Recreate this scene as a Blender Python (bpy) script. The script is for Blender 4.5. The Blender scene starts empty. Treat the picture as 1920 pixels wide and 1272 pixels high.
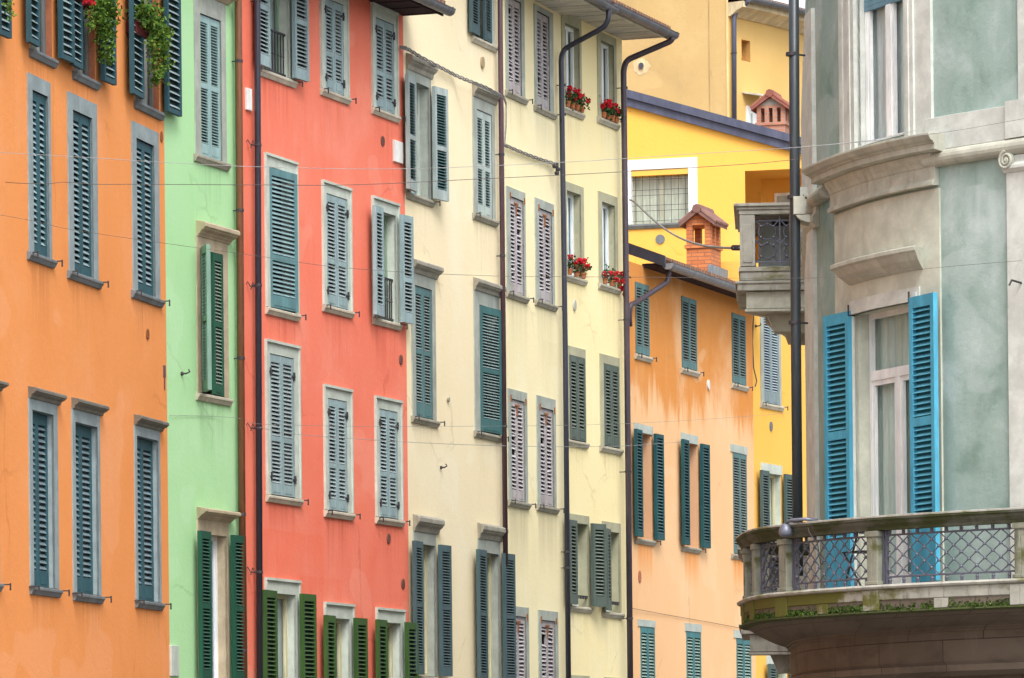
import bpy, bmesh, math, random
from mathutils import Vector
random.seed(7)
SC = bpy.context.scene
COL = SC.collection
# ---------------------------------------------------------------- camera model
FP, CX, YH, ROLL, HC = 9000.0, 960.0, 1500.0, 0.0105, 1.6     # focal length and horizon of the 1920 px wide photograph

def dero(x, y):
    return x + ROLL * (YH - y), y + ROLL * (x - CX)

def at(x, y, Y):
    """point of the street seen in direction (x, y) at distance Y"""
    a, b = dero(x, y)
    return Vector(((a - CX) * Y / FP, Y, HC + (YH - b) * Y / FP))

# ---------------------------------------------------------------- materials
def lin(c):
    return tuple(((v / 255) / 12.92 if v <= 10 else ((v / 255 + .055) / 1.055) ** 2.4) for v in c)

class NT:
    def __init__(s, name):
        s.m = bpy.data.materials.new(name); s.m.use_nodes = True
        s.t = s.m.node_tree; s.n = s.t.nodes; s.b = s.n['Principled BSDF']
        s.uv = s.n.new('ShaderNodeUVMap').outputs[0]
    def link(s, a, b):
        if isinstance(a, (int, float, tuple)):
            b.default_value = a if not isinstance(a, tuple) or len(a) != 3 or b.type == 'VECTOR' else (*a, 1)
        else:
            s.t.links.new(a, b)
    def map(s, sx, sy, ox=0, oy=0):
        n = s.n.new('ShaderNodeMapping'); s.t.links.new(s.uv, n.inputs[0])
        n.inputs['Scale'].default_value = (sx, sy, 1); n.inputs['Location'].default_value = (ox, oy, 0)
        return n.outputs[0]
    def noise(s, vec, scale=1, detail=5, rough=.6, dist=0):
        n = s.n.new('ShaderNodeTexNoise'); s.t.links.new(vec, n.inputs['Vector'])
        n.inputs['Scale'].default_value = scale; n.inputs['Detail'].default_value = detail
        n.inputs['Roughness'].default_value = rough; n.inputs['Distortion'].default_value = dist
        return n.outputs[0]
    def ramp(s, f, a, b, lo=0., hi=1.):
        n = s.n.new('ShaderNodeMapRange'); n.interpolation_type = 'SMOOTHSTEP'
        s.link(f, n.inputs[0])
        n.inputs[1].default_value = a; n.inputs[2].default_value = b
        n.inputs[3].default_value = lo; n.inputs[4].default_value = hi
        return n.outputs[0]
    def math(s, op, a, b=0.):
        n = s.n.new('ShaderNodeMath'); n.operation = op
        s.link(a, n.inputs[0]); s.link(b, n.inputs[1]); return n.outputs[0]
    def mix(s, f, a, b, mode='MIX'):
        n = s.n.new('ShaderNodeMix'); n.data_type = 'RGBA'; n.blend_type = mode
        s.link(f, n.inputs[0]); s.link(a, n.inputs[6]); s.link(b, n.inputs[7]); return n.outputs[2]
    def xy(s):
        n = s.n.new('ShaderNodeSeparateXYZ'); s.t.links.new(s.uv, n.inputs[0]); return n.outputs[0], n.outputs[1]
    def bump(s, h, strength=.2, dist=.01):
        n = s.n.new('ShaderNodeBump'); s.link(h, n.inputs['Height'])
        n.inputs['Strength'].default_value = strength; n.inputs['Distance'].default_value = dist
        s.t.links.new(n.outputs[0], s.b.inputs['Normal'])
    def done(s, col, rough=.8, metal=0., spec=.5):
        s.link(col, s.b.inputs['Base Color'])
        s.link(rough, s.b.inputs['Roughness']); s.b.inputs['Metallic'].default_value = metal
        s.b.inputs['Specular IOR Level'].default_value = spec
        return s.m

def mul(c, k): return tuple(min(1, v * k) for v in c)

def plaster(name, base, light=None, dark=None, lamt=.6, damt=.5, stains=(), streak=.25, band=None, stain_col=None, ms=1., runs=()):
    """lime wash: cloudy patches, vertical run marks and the stains listed as (u0,u1,top,length,amount)"""
    k = NT(name)
    light = light or mul(base, 1.13); dark = dark or mul(base, .8)
    n1 = k.noise(k.map(.55 * ms, .4 * ms, random.random() * 9, 3), 1, 7, .62, .3)
    n2 = k.noise(k.map(3.2, .35, 2, random.random() * 9), 1, 5, .6)
    n3 = k.noise(k.map(2.2, 1.5, 5, 1), 1, 8, .7)
    c = base
    if band:                                   # (v, softness, upper colour): a damp upper wall that has run down in drips
        x, y = k.xy()
        nd = k.noise(k.map(1.9, .26), 1, 7, .68)
        yy = k.math('ADD', y, k.math('MULTIPLY', k.math('SUBTRACT', nd, .5), band[1]))
        c = k.mix(k.ramp(yy, band[0] - .35, band[0] + .25), base, band[2])
    c = k.mix(k.math('MULTIPLY', k.ramp(n1, .48, .75), lamt), c, light)
    c = k.mix(k.math('MULTIPLY', k.ramp(n1, .5, .24), damt), c, dark)
    c = k.mix(k.math('MULTIPLY', k.ramp(n2, .52, .8), streak), c, dark)
    c = k.mix(k.math('MULTIPLY', k.ramp(n3, .56, .78), .25), c, dark)
    gr = k.noise(k.map(22, 17), 1, 4, .6)
    c = k.mix(k.ramp(gr, .35, .7, 0, .10), c, dark)
    vo = k.n.new('ShaderNodeTexVoronoi'); vo.feature = 'DISTANCE_TO_EDGE'; vo.inputs['Scale'].default_value = .55
    wv = k.n.new('ShaderNodeVectorMath'); wv.operation = 'ADD'; nv = k.n.new('ShaderNodeTexNoise'); nv.inputs['Scale'].default_value = 2.2; nv.inputs['Detail'].default_value = 5
    k.t.links.new(k.map(1, .7), nv.inputs['Vector']); sc_ = k.n.new('ShaderNodeVectorMath'); sc_.operation = 'SCALE'; sc_.inputs['Scale'].default_value = .35
    k.t.links.new(nv.outputs['Color'], sc_.inputs[0]); k.t.links.new(k.map(1, .7), wv.inputs[0]); k.t.links.new(sc_.outputs[0], wv.inputs[1]); k.t.links.new(wv.outputs[0], vo.inputs['Vector'])
    cm = k.noise(k.map(.5, .5, 7, 9), 1, 3, .5)
    c = k.mix(k.math('MULTIPLY', k.math('MULTIPLY', k.ramp(vo.outputs['Distance'], .012, .003), k.ramp(cm, .55, .62)), .27), c, mul(dark, .6))
    pa = k.noise(k.map(.35, .5, random.random() * 20, 4), 1, 3, .45)
    c = k.mix(k.math('MULTIPLY', k.math('MULTIPLY', k.ramp(pa, .60, .615), k.ramp(pa, .75, .70)), .28), c, light)
    for (u0, u1, top, ln, amt) in runs:
        x, y = k.xy()
        nr = k.noise(k.map(9, .3, u0, 0), 1, 5, .7)
        f = k.math('MULTIPLY', k.ramp(x, u0 - .05, u0 + .08), k.ramp(x, u1 + .05, u1 - .08))
        f = k.math('MULTIPLY', k.math('MULTIPLY', f, k.ramp(y, top - ln, top)), k.math('MULTIPLY', k.ramp(y, top + .02, top), k.ramp(nr, .35, .7)))
        c = k.mix(k.math('MULTIPLY', f, amt), c, mul(dark, .62))
    if stains:
        x, y = k.xy()
        sc = stain_col or (.16, .14, .10)
        ns = k.noise(k.map(7, .35), 1, 6, .7)
        for (u0, u1, top, ln, amt) in stains:
            f = k.math('MULTIPLY', k.ramp(x, u0 - .04, u0 + .12), k.ramp(x, u1 + .04, u1 - .12))
            f = k.math('MULTIPLY', f, k.ramp(y, top - ln, top - .02))
            f = k.math('MULTIPLY', f, k.ramp(y, top + .03, top))
            f = k.math('MULTIPLY', f, k.ramp(ns, .25, .7, .25, 1.))
            c = k.mix(k.math('MULTIPLY', f, amt), c, sc)
    fine = k.noise(k.map(14, 14), 1, 6, .7)
    k.bump(k.math('ADD', fine, k.math('MULTIPLY', n3, 1.5)), .38, .014)
    return k.done(c, .92, spec=.1)

def stone(name, base, dirt=(.08, .075, .06), amt=.5, scale=3.0, moss=None, rough=.85, mossx=None):
    k = NT(name)
    n1 = k.noise(k.map(scale, scale), 1, 8, .68, .2)
    n2 = k.noise(k.map(scale * 3, scale * .6, 4, 4), 1, 6, .65)
    c = k.mix(k.ramp(n1, .35, .7), mul(base, .82), mul(base, 1.12))
    c = k.mix(k.math('MULTIPLY', k.ramp(n2, .5, .74), amt), c, dirt)
    if moss:
        n4 = k.noise(k.map(1.6, 3.5, 8, 2), 1, 7, .65)
        f4 = n4
        if mossx:
            x, y = k.xy(); f4 = k.math('ADD', n4, k.ramp(x, mossx[0], mossx[1], .16, -.12))
        c = k.mix(k.ramp(f4, moss[1], moss[1] + .16), c, moss[0])
    k.bump(k.noise(k.map(28, 28), 1, 6, .7), .35, .008)
    return k.done(c, rough, spec=.3)

def paint(name, base, rough=.45, wear=.25, worn=None):
    k = NT(name)
    n1 = k.noise(k.map(5, 1.6, random.random() * 5, 1), 1, 7, .65)
    n2 = k.noise(k.map(30, 9), 1, 5, .65)
    oi = k.n.new('ShaderNodeObjectInfo').outputs['Random']
    c = k.mix(k.ramp(n1, .35, .72), mul(base, .78), mul(base, 1.16))
    c = k.mix(k.ramp(oi, 0, 1, 0, .35), c, mul(base, .6))
    n3 = k.noise(k.map(2.2, .9, 3, 7), 1, 6, .7)
    c = k.mix(k.math('MULTIPLY', k.ramp(n3, .5, .75), wear * .8), c, worn or tuple(.7 * v + .08 for v in base))
    c = k.mix(k.math('MULTIPLY', k.ramp(n2, .55, .75), wear), c, worn or mul(base, .5))
    k.bump(n2, .12, .004)
    return k.done(c, k.ramp(n1, .3, .8, min(1, rough + .1), min(1, rough + .3)), spec=.18)

def metal(name, base, rough=.5, met=.3):
    k = NT(name)
    n1 = k.noise(k.map(9, 3), 1, 6, .65)
    c = k.mix(k.ramp(n1, .4, .75), base, mul(base, 1.5))
    return k.done(c, rough, met)

def glass(name, tint=(.9, .92, .92), amt=.5):
    m = bpy.data.materials.new(name); m.use_nodes = True
    t = m.node_tree; n = t.nodes; n.remove(n['Principled BSDF'])
    tr = n.new('ShaderNodeBsdfTransparent'); tr.inputs[0].default_value = (*tint, 1)
    gl = n.new('ShaderNodeBsdfGlossy'); gl.inputs['Roughness'].default_value = .03
    fr = n.new('ShaderNodeLayerWeight'); fr.inputs[0].default_value = .5
    pw = n.new('ShaderNodeMath'); pw.operation = 'POWER'; pw.inputs[1].default_value = 5; t.links.new(fr.outputs['Facing'], pw.inputs[0])
    mr = n.new('ShaderNodeMapRange'); mr.inputs[1].default_value = 0; mr.inputs[2].default_value = 1
    mr.inputs[3].default_value = .05; mr.inputs[4].default_value = .9
    mx = n.new('ShaderNodeMixShader')
    t.links.new(pw.outputs[0], mr.inputs[0]); t.links.new(mr.outputs[0], mx.inputs[0])
    t.links.new(tr.outputs[0], mx.inputs[1]); t.links.new(gl.outputs[0], mx.inputs[2])
    t.links.new(mx.outputs[0], n['Material Output'].inputs[0])
    return m

def bricks(name, c1, c2, mortar, sx=1., sy=1.):
    k = NT(name)
    b = k.n.new('ShaderNodeTexBrick'); k.t.links.new(k.map(sx, sy), b.inputs[0])
    for i, c in zip((1, 2, 3), (c1, c2, mortar)): b.inputs[i].default_value = (*c, 1)
    b.inputs['Scale'].default_value = 1; b.inputs['Mortar Size'].default_value = .008
    b.inputs['Brick Width'].default_value = .25; b.inputs['Row Height'].default_value = .07
    n1 = k.noise(k.map(6, 6), 1, 6, .7)
    c = k.mix(k.math('MULTIPLY', k.ramp(n1, .45, .75), .45), b.outputs[0], mul(c1, .45))
    k.bump(b.outputs[1], -.4, .01)
    return k.done(c, .85)

def tiles(name, c):
    k = NT(name)
    w = k.n.new('ShaderNodeTexWave'); k.t.links.new(k.map(1, 1), w.inputs[0]); w.inputs['Scale'].default_value = 2.2
    n1 = k.noise(k.map(4, 4), 1, 6, .7)
    col = k.mix(k.ramp(n1, .3, .75), mul(c, .55), mul(c, 1.3))
    k.bump(w.outputs[1], .9, .05)
    return k.done(col, .85)

M = {}
# ---------------------------------------------------------------- mesh builder
class MB:
    def __init__(s): s.v = []; s.f = []; s.uv = []; s.mi = []
    def face(s, pts, uv=None, mi=0):
        i = len(s.v); s.v += [Vector(p) for p in pts]
        s.f.append(tuple(range(i, i + len(pts)))); s.uv.append(uv); s.mi.append(mi)
    def box8(s, c, mi=0):
        """c: 8 corners, bottom ring then top ring; shared vertices"""
        i = len(s.v); s.v += [Vector(p) for p in c]
        for q in ((0, 1, 2, 3), (7, 6, 5, 4), (0, 4, 5, 1), (1, 5, 6, 2), (2, 6, 7, 3), (3, 7, 4, 0)):
            s.f.append(tuple(i + j for j in q)); s.uv.append(None); s.mi.append(mi)
    def fbox(s, F, u0, u1, v0, v1, d0, d1, mi=0, n=1):
        for k in range(n):
            a = u0 + (u1 - u0) * k / n; b = u0 + (u1 - u0) * (k + 1) / n
            s.box8([F.P(a, v0, d0), F.P(b, v0, d0), F.P(b, v0, d1), F.P(a, v0, d1),
                    F.P(a, v1, d0), F.P(b, v1, d0), F.P(b, v1, d1), F.P(a, v1, d1)], mi)
            s.uv[-6:] = [((a, d0), (b, d0), (b, d1), (a, d1)), ((a, d1), (b, d1), (b, d0), (a, d0)), ((a, v0), (a, v1), (b, v1), (b, v0)), ((d0, v0), (d0, v1), (d1, v1), (d1, v0)), ((b, v0), (b, v1), (a, v1), (a, v0)), ((d1, v0), (d1, v1), (d0, v1), (d0, v0))]
    def box(s, o, ax, ay, az, mi=0):
        o = Vector(o); ax = Vector(ax); ay = Vector(ay); az = Vector(az)
        s.box8([o, o + ax, o + ax + ay, o + ay, o + az, o + ax + az, o + ax + ay + az, o + ay + az], mi)
    def ring(s, rings, cap=True, mi=0, closed=True):
        i = len(s.v); n = len(rings[0])
        for r in rings: s.v += [Vector(p) for p in r]
        for a in range(len(rings) - 1):
            for b in range(n if closed else n - 1):
                c = (b + 1) % n
                s.f.append((i + a * n + b, i + a * n + c, i + (a + 1) * n + c, i + (a + 1) * n + b)); s.uv.append(None); s.mi.append(mi)
        if cap and closed:
            s.f.append(tuple(i + b for b in range(n))); s.uv.append(None); s.mi.append(mi)
            e = i + (len(rings) - 1) * n
            s.f.append(tuple(e + b for b in reversed(range(n)))); s.uv.append(None); s.mi.append(mi)
    def tube(s, pts, r, n=8, mi=0):
        pts = [Vector(p) for p in pts]; rings = []
        ref = None
        for k, p in enumerate(pts):
            t = (pts[min(k + 1, len(pts) - 1)] - pts[max(k - 1, 0)]).normalized()
            if ref is None:
                ref = Vector((0, 0, 1)) if abs(t.z) < .9 else Vector((1, 0, 0))
            a = (ref - t * ref.dot(t)).normalized(); b = t.cross(a); ref = a
            rr = r[k] if isinstance(r, (list, tuple)) else r
            rings.append([p + (a * math.cos(q) + b * math.sin(q)) * rr for q in [2 * math.pi * j / n for j in range(n)]])
        s.ring(rings, True, mi)
    def sweep(s, F, u0, u1, prof, n=1, k0=0., k1=0., mi=0):
        """moulding: profile of (d, v) run along the wall; k lets the ends spread with d as a mitred return"""
        rings = []; per = [0.]; N = len(prof)
        for q in range(N):
            a, b = prof[q], prof[(q + 1) % N]; per.append(per[-1] + math.hypot(b[0] - a[0], b[1] - a[1]))
        for j in range(n + 1):
            w = j / n; r = []
            for d, v in prof:
                a = u0 - k0 * max(d, 0); b = u1 + k1 * max(d, 0)
                r.append(F.P(a + (b - a) * w, v, d))
            rings.append(r)
        k = len(s.uv); s.ring(rings, True, mi); L = u1 - u0; y = prof[0][1]
        for j in range(n):
            for q in range(N):
                x0, x1 = u0 + L * j / n, u0 + L * (j + 1) / n
                s.uv[k + j * N + q] = ((x0, y + per[q]), (x0, y + per[q + 1]), (x1, y + per[q + 1]), (x1, y + per[q]))
    def ball(s, c, r, seg=6, rings=4, mi=0, sq=1.):
        c = Vector(c); R = []
        for a in range(1, rings):
            t = math.pi * a / rings
            R.append([c + Vector((math.sin(t) * math.cos(q), math.sin(t) * math.sin(q), math.cos(t) * sq)) * r for q in [2 * math.pi * j / seg for j in range(seg)]])
        s.ring(R, True, mi)
    def build(s, name, mats, parent=None, smooth=False, bevel=0., solid=True):
        loc = Vector((0, 0, 0))
        if parent is not None:
            q = parent
            while q is not None: loc = loc + q.location; q = q.parent
        base = loc.copy()
        me = bpy.data.meshes.new(name)
        me.from_pydata([tuple(p - base) for p in s.v], [], s.f)
        for m in (mats if isinstance(mats, (list, tuple)) else [mats]): me.materials.append(m)
        me.polygons.foreach_set('material_index', s.mi)
        ul = me.uv_layers.new(name='UVMap')
        for p, uv in zip(me.polygons, s.uv):
            if uv is None:
                nx, ny, nz = p.normal
                h = math.hypot(nx, ny)
                for li in p.loop_indices:
                    co = s.v[me.loops[li].vertex_index]
                    if abs(nz) > .75 or h < 1e-6: ul.data[li].uv = (co.x, co.y)
                    else: ul.data[li].uv = ((co.x * -ny + co.y * nx) / h, co.z)
            else:
                for li, w in zip(p.loop_indices, uv): ul.data[li].uv = w
        if solid:
            bm = bmesh.new(); bm.from_mesh(me); bmesh.ops.recalc_face_normals(bm, faces=bm.faces); bm.to_mesh(me); bm.free()
        if smooth: me.polygons.foreach_set('use_smooth', [True] * len(me.polygons))
        o = bpy.data.objects.new(name, me); COL.objects.link(o)
        if parent is not None: o.parent = parent
        if bevel:
            b = o.modifiers.new('Bevel', 'BEVEL'); b.width = bevel; b.segments = 2; b.limit_method = 'ANGLE'; b.angle_limit = math.radians(35)
        return o

def tag(o, label=None, cat=None, group=None, kind=None):
    if label: o['label'] = label
    if cat: o['category'] = cat
    if group: o['group'] = group
    if kind: o['kind'] = kind
    return o

def empty(name, loc):
    o = bpy.data.objects.new(name, None); o.empty_display_size = .3; COL.objects.link(o); o.location = loc
    return o

# ---------------------------------------------------------------- facades
class Facade:
    """vertical wall over a plan line; u runs along it, v is height, d stands out towards the street"""
    def __init__(s, pts):
        s.p = [Vector(q) for q in pts]; n = len(s.p); s.c = [0.]
        for a in range(n - 1): s.c.append(s.c[-1] + (s.p[a + 1] - s.p[a]).length)
        seg = []
        for a in range(n - 1):
            t = (s.p[a + 1] - s.p[a]).normalized(); seg.append(Vector((t.y, -t.x)))
        s.nv = []
        for a in range(n):
            q = seg[max(a - 1, 0)] + seg[min(a, n - 2)]; s.nv.append(q.normalized())
        s.L = s.c[-1]
    def loc(s, u):
        a = 0
        while a < len(s.c) - 2 and u > s.c[a + 1]: a += 1
        return a, (u - s.c[a]) / (s.c[a + 1] - s.c[a])
    def N(s, u):
        a, w = s.loc(u); w = min(max(w, 0), 1)
        return (s.nv[a] * (1 - w) + s.nv[a + 1] * w).normalized()
    def T(s, u):
        n = s.N(u); return Vector((-n.y, n.x))
    def P(s, u, v, d=0.):
        a, w = s.loc(u); q = s.p[a] + (s.p[a + 1] - s.p[a]) * w + s.N(u) * d
        return Vector((q.x, q.y, v))
    def hit(s, x, y, d=0.):
        xd, yd = dero(x, y); m = (xd - CX) / FP; best = None; n = len(s.p)
        for a in range(n - 1):
            A = s.p[a] + s.nv[a] * d; B = s.p[a + 1] + s.nv[a + 1] * d
            fa = A.x - m * A.y; fb = B.x - m * B.y
            if abs(fb - fa) < 1e-9: continue
            w = -fa / (fb - fa)
            if (w >= -1e-6 or a == 0) and (w <= 1 + 1e-6 or a == n - 2):
                Y = A.y + (B.y - A.y) * w
                if Y > 5 and (best is None or Y < best[2]): best = (s.c[a] + (s.c[a + 1] - s.c[a]) * w, HC + (YH - yd) * Y / FP, Y)
        return best
    def U(s, x, y, d=0.): return s.hit(x, y, d)[0]
    def V(s, x, y, d=0.): return s.hit(x, y, d)[1]
    def at(s, x, y, d=0.):
        h = s.hit(x, y, d); return s.P(h[0], h[1], d)

def grid_wall(mb, F, u0, u1, v0, v1, holes, breaks=(), mi=0, d=0.):
    us = sorted({u0, u1, *[q for h in holes for q in h[:2] if u0 < q < u1], *[b for b in breaks if u0 < b < u1]})
    vs = sorted({v0, v1, *[q for h in holes for q in h[2:4] if v0 < q < v1]})
    for a, b in zip(us, us[1:]):
        for c, e in zip(vs, vs[1:]):
            mu, mv = (a + b) / 2, (c + e) / 2
            if any(h[0] < mu < h[1] and h[2] < mv < h[3] for h in holes): continue
            mb.face([F.P(a, c, d), F.P(b, c, d), F.P(b, e, d), F.P(a, e, d)], [(a, c), (b, c), (b, e), (a, e)], mi)

def sill_runs(H, amt=.4, ln=.8):
    return tuple((h[0] - .05, h[1] + .05, h[2] - .1, ln * (.7 + .6 * random.random()), amt * (.6 + .6 * random.random())) for h in H.holes if h[2] > 1.5)

class House:
    def __init__(s, name, F, u0, u1, vtop, label, group='painted houses along the curving street'):
        s.F = F; s.u0 = u0; s.u1 = u1; s.vt = vtop; s.holes = []
        b = F.P((u0 + u1) / 2, 0)
        s.root = empty(name, b); tag(s.root, label, 'house', group)
    def finish(s, mat, inward, depth=9., ends=(True, True), breaks=()):
        mb = MB(); F = s.F
        grid_wall(mb, F, s.u0, s.u1, 0, s.vt, s.holes, breaks)
        A = F.P(s.u0 + .012, 0); B = F.P(s.u1 - .012, 0); q = Vector((inward[0], inward[1], 0)).normalized() * depth; up = Vector((0, 0, s.vt))
        for X, on in ((A, ends[0]), (B, ends[1])):
            if on: mb.face([X, X + q, X + q + up, X + up], [(0, 0), (depth, 0), (depth, s.vt), (0, s.vt)])
        w = (B - A).length
        mb.face([A + q, B + q, B + q + up, A + q + up], [(0, 0), (w, 0), (w, s.vt), (0, s.vt)])
        mb.face([A + up, B + up, B + q + up, A + q + up])
        s.wall = mb.build('wall', mat, s.root, solid=False)
        return s.wall

# ---------------------------------------------------------------- shutters
# style: frame paint, slat paint, pitch, stile width, mid rails (fraction, height), top rail, bottom rail, slat share of the pitch
def leaf(mb, F, uh, v0, v1, w, side, ang, dh, st, t=.04, old=False):
    sw, pitch, share = st['stile'], st['pitch'], st['share']
    T = F.T(uh); N = F.N(uh); T = Vector((T.x, T.y, 0)); N = Vector((N.x, N.y, 0))
    ca, sa = math.cos(math.radians(ang)), math.sin(math.radians(ang))
    if side == 'L': a = T * ca + N * sa; n = N * ca - T * sa
    else: a = -T * ca + N * sa; n = N * ca + T * sa
    O = F.P(uh, v0, dh); Z = Vector((0, 0, 1)); h = v1 - v0
    def bx(a0, a1, b0, b1, n0, n1, mi=0):
        mb.box8([O + a * p + Z * q + n * r for p, q, r in ((a0, b0, n0), (a1, b0, n0), (a1, b0, n1), (a0, b0, n1), (a0, b1, n0), (a1, b1, n0), (a1, b1, n1), (a0, b1, n1))], mi)
    g = .003
    bx(g, sw, 0, h, -t, 0); bx(w - sw, w - g, 0, h, -t, 0)
    bt, tt = st['bot'], st['top']
    bx(sw, w - sw, 0, bt, -t + .002, -.002); bx(sw, w - sw, h - tt, h, -t + .002, -.002)
    zones = []; lo = bt
    for fr, rh in st['rails']:
        c = h * fr; bx(sw, w - sw, c - rh / 2, c + rh / 2, -t + .002, -.002); zones.append((lo, c - rh / 2)); lo = c + rh / 2
    zones.append((lo, h - tt))
    if bt > .13: bx(sw + .02, w - sw - .02, .03, bt - .03, -.002, .004)
    th = .007
    if ang > 160: bx(sw, w - sw, bt, h - tt, -.004, -.001, 2)  # dark sheet added so the gaps between open slats look shaded
    for z0, z1 in zones:
        k = max(1, round((z1 - z0) / pitch)); p = (z1 - z0) / k; hs = p * share
        for j in range(k):
            b = z0 + j * p + (p - hs) * .5; s0 = sw - .002; s1 = w - sw + .002; b0 = b1 = b; no = -.006
            if old:
                if random.random() < .035: continue
                b0 += random.uniform(-.006, .006); b1 += random.uniform(-.006, .006); no += random.uniform(-.003, .006)
                if random.random() < .06: b1 += random.choice((-.02, .02))
            ni = -t + .006
            if ang > 160: no, ni = ni, no
            # outer edge low, inner edge high
            q = []
            for s_, bb in ((s0, b0), (s1, b1)):
                q.append([O + a * s_ + n * no + Z * bb, O + a * s_ + n * (no) + Z * (bb + th), O + a * s_ + n * ni + Z * (bb + hs), O + a * s_ + n * ni + Z * (bb + hs - th)])
            mb.ring(q, True, 1)

def style(f, s, pitch=.06, stile=.06, rails=((.42, .07),), top=.09, bot=.14, share=.62):  # slat paint mostly paler than frame: sky light on slats painted in, plus wear
    return dict(f=f, s=s, pitch=pitch, stile=stile, rails=rails, top=top, bot=bot, share=share)

# ---------------------------------------------------------------- windows
def hood(mb, F, b0, b1, vb, vt, proj, rough=0.):
    h = vt - vb
    prof = [(-.01, vb), (.03, vb), (.04, vb + .10 * h), (proj * .4, vb + .2 * h), (proj * .45, vb + .28 * h), (proj * .8, vb + .42 * h), (proj * .84, vb + .50 * h), (proj, vb + .54 * h), (proj, vb + .78 * h), (proj * .86, vb + .86 * h), (-.01, vt)]
    mb.sweep(F, b0 - .04, b1 + .04, prof, 6, .35, .35)

def sillp(mb, F, u0, u1, v, proj=.062, th=.105):
    prof = [(-.01, v - .002), (proj - .01, v - .012), (proj, v - .02), (proj, v - .05), (proj - .012, v - .06), (proj - .03, v - th + .01), (proj - .034, v - th), (-.01, v - th)]
    mb.sweep(F, u0, u1, prof, 1)

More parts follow.
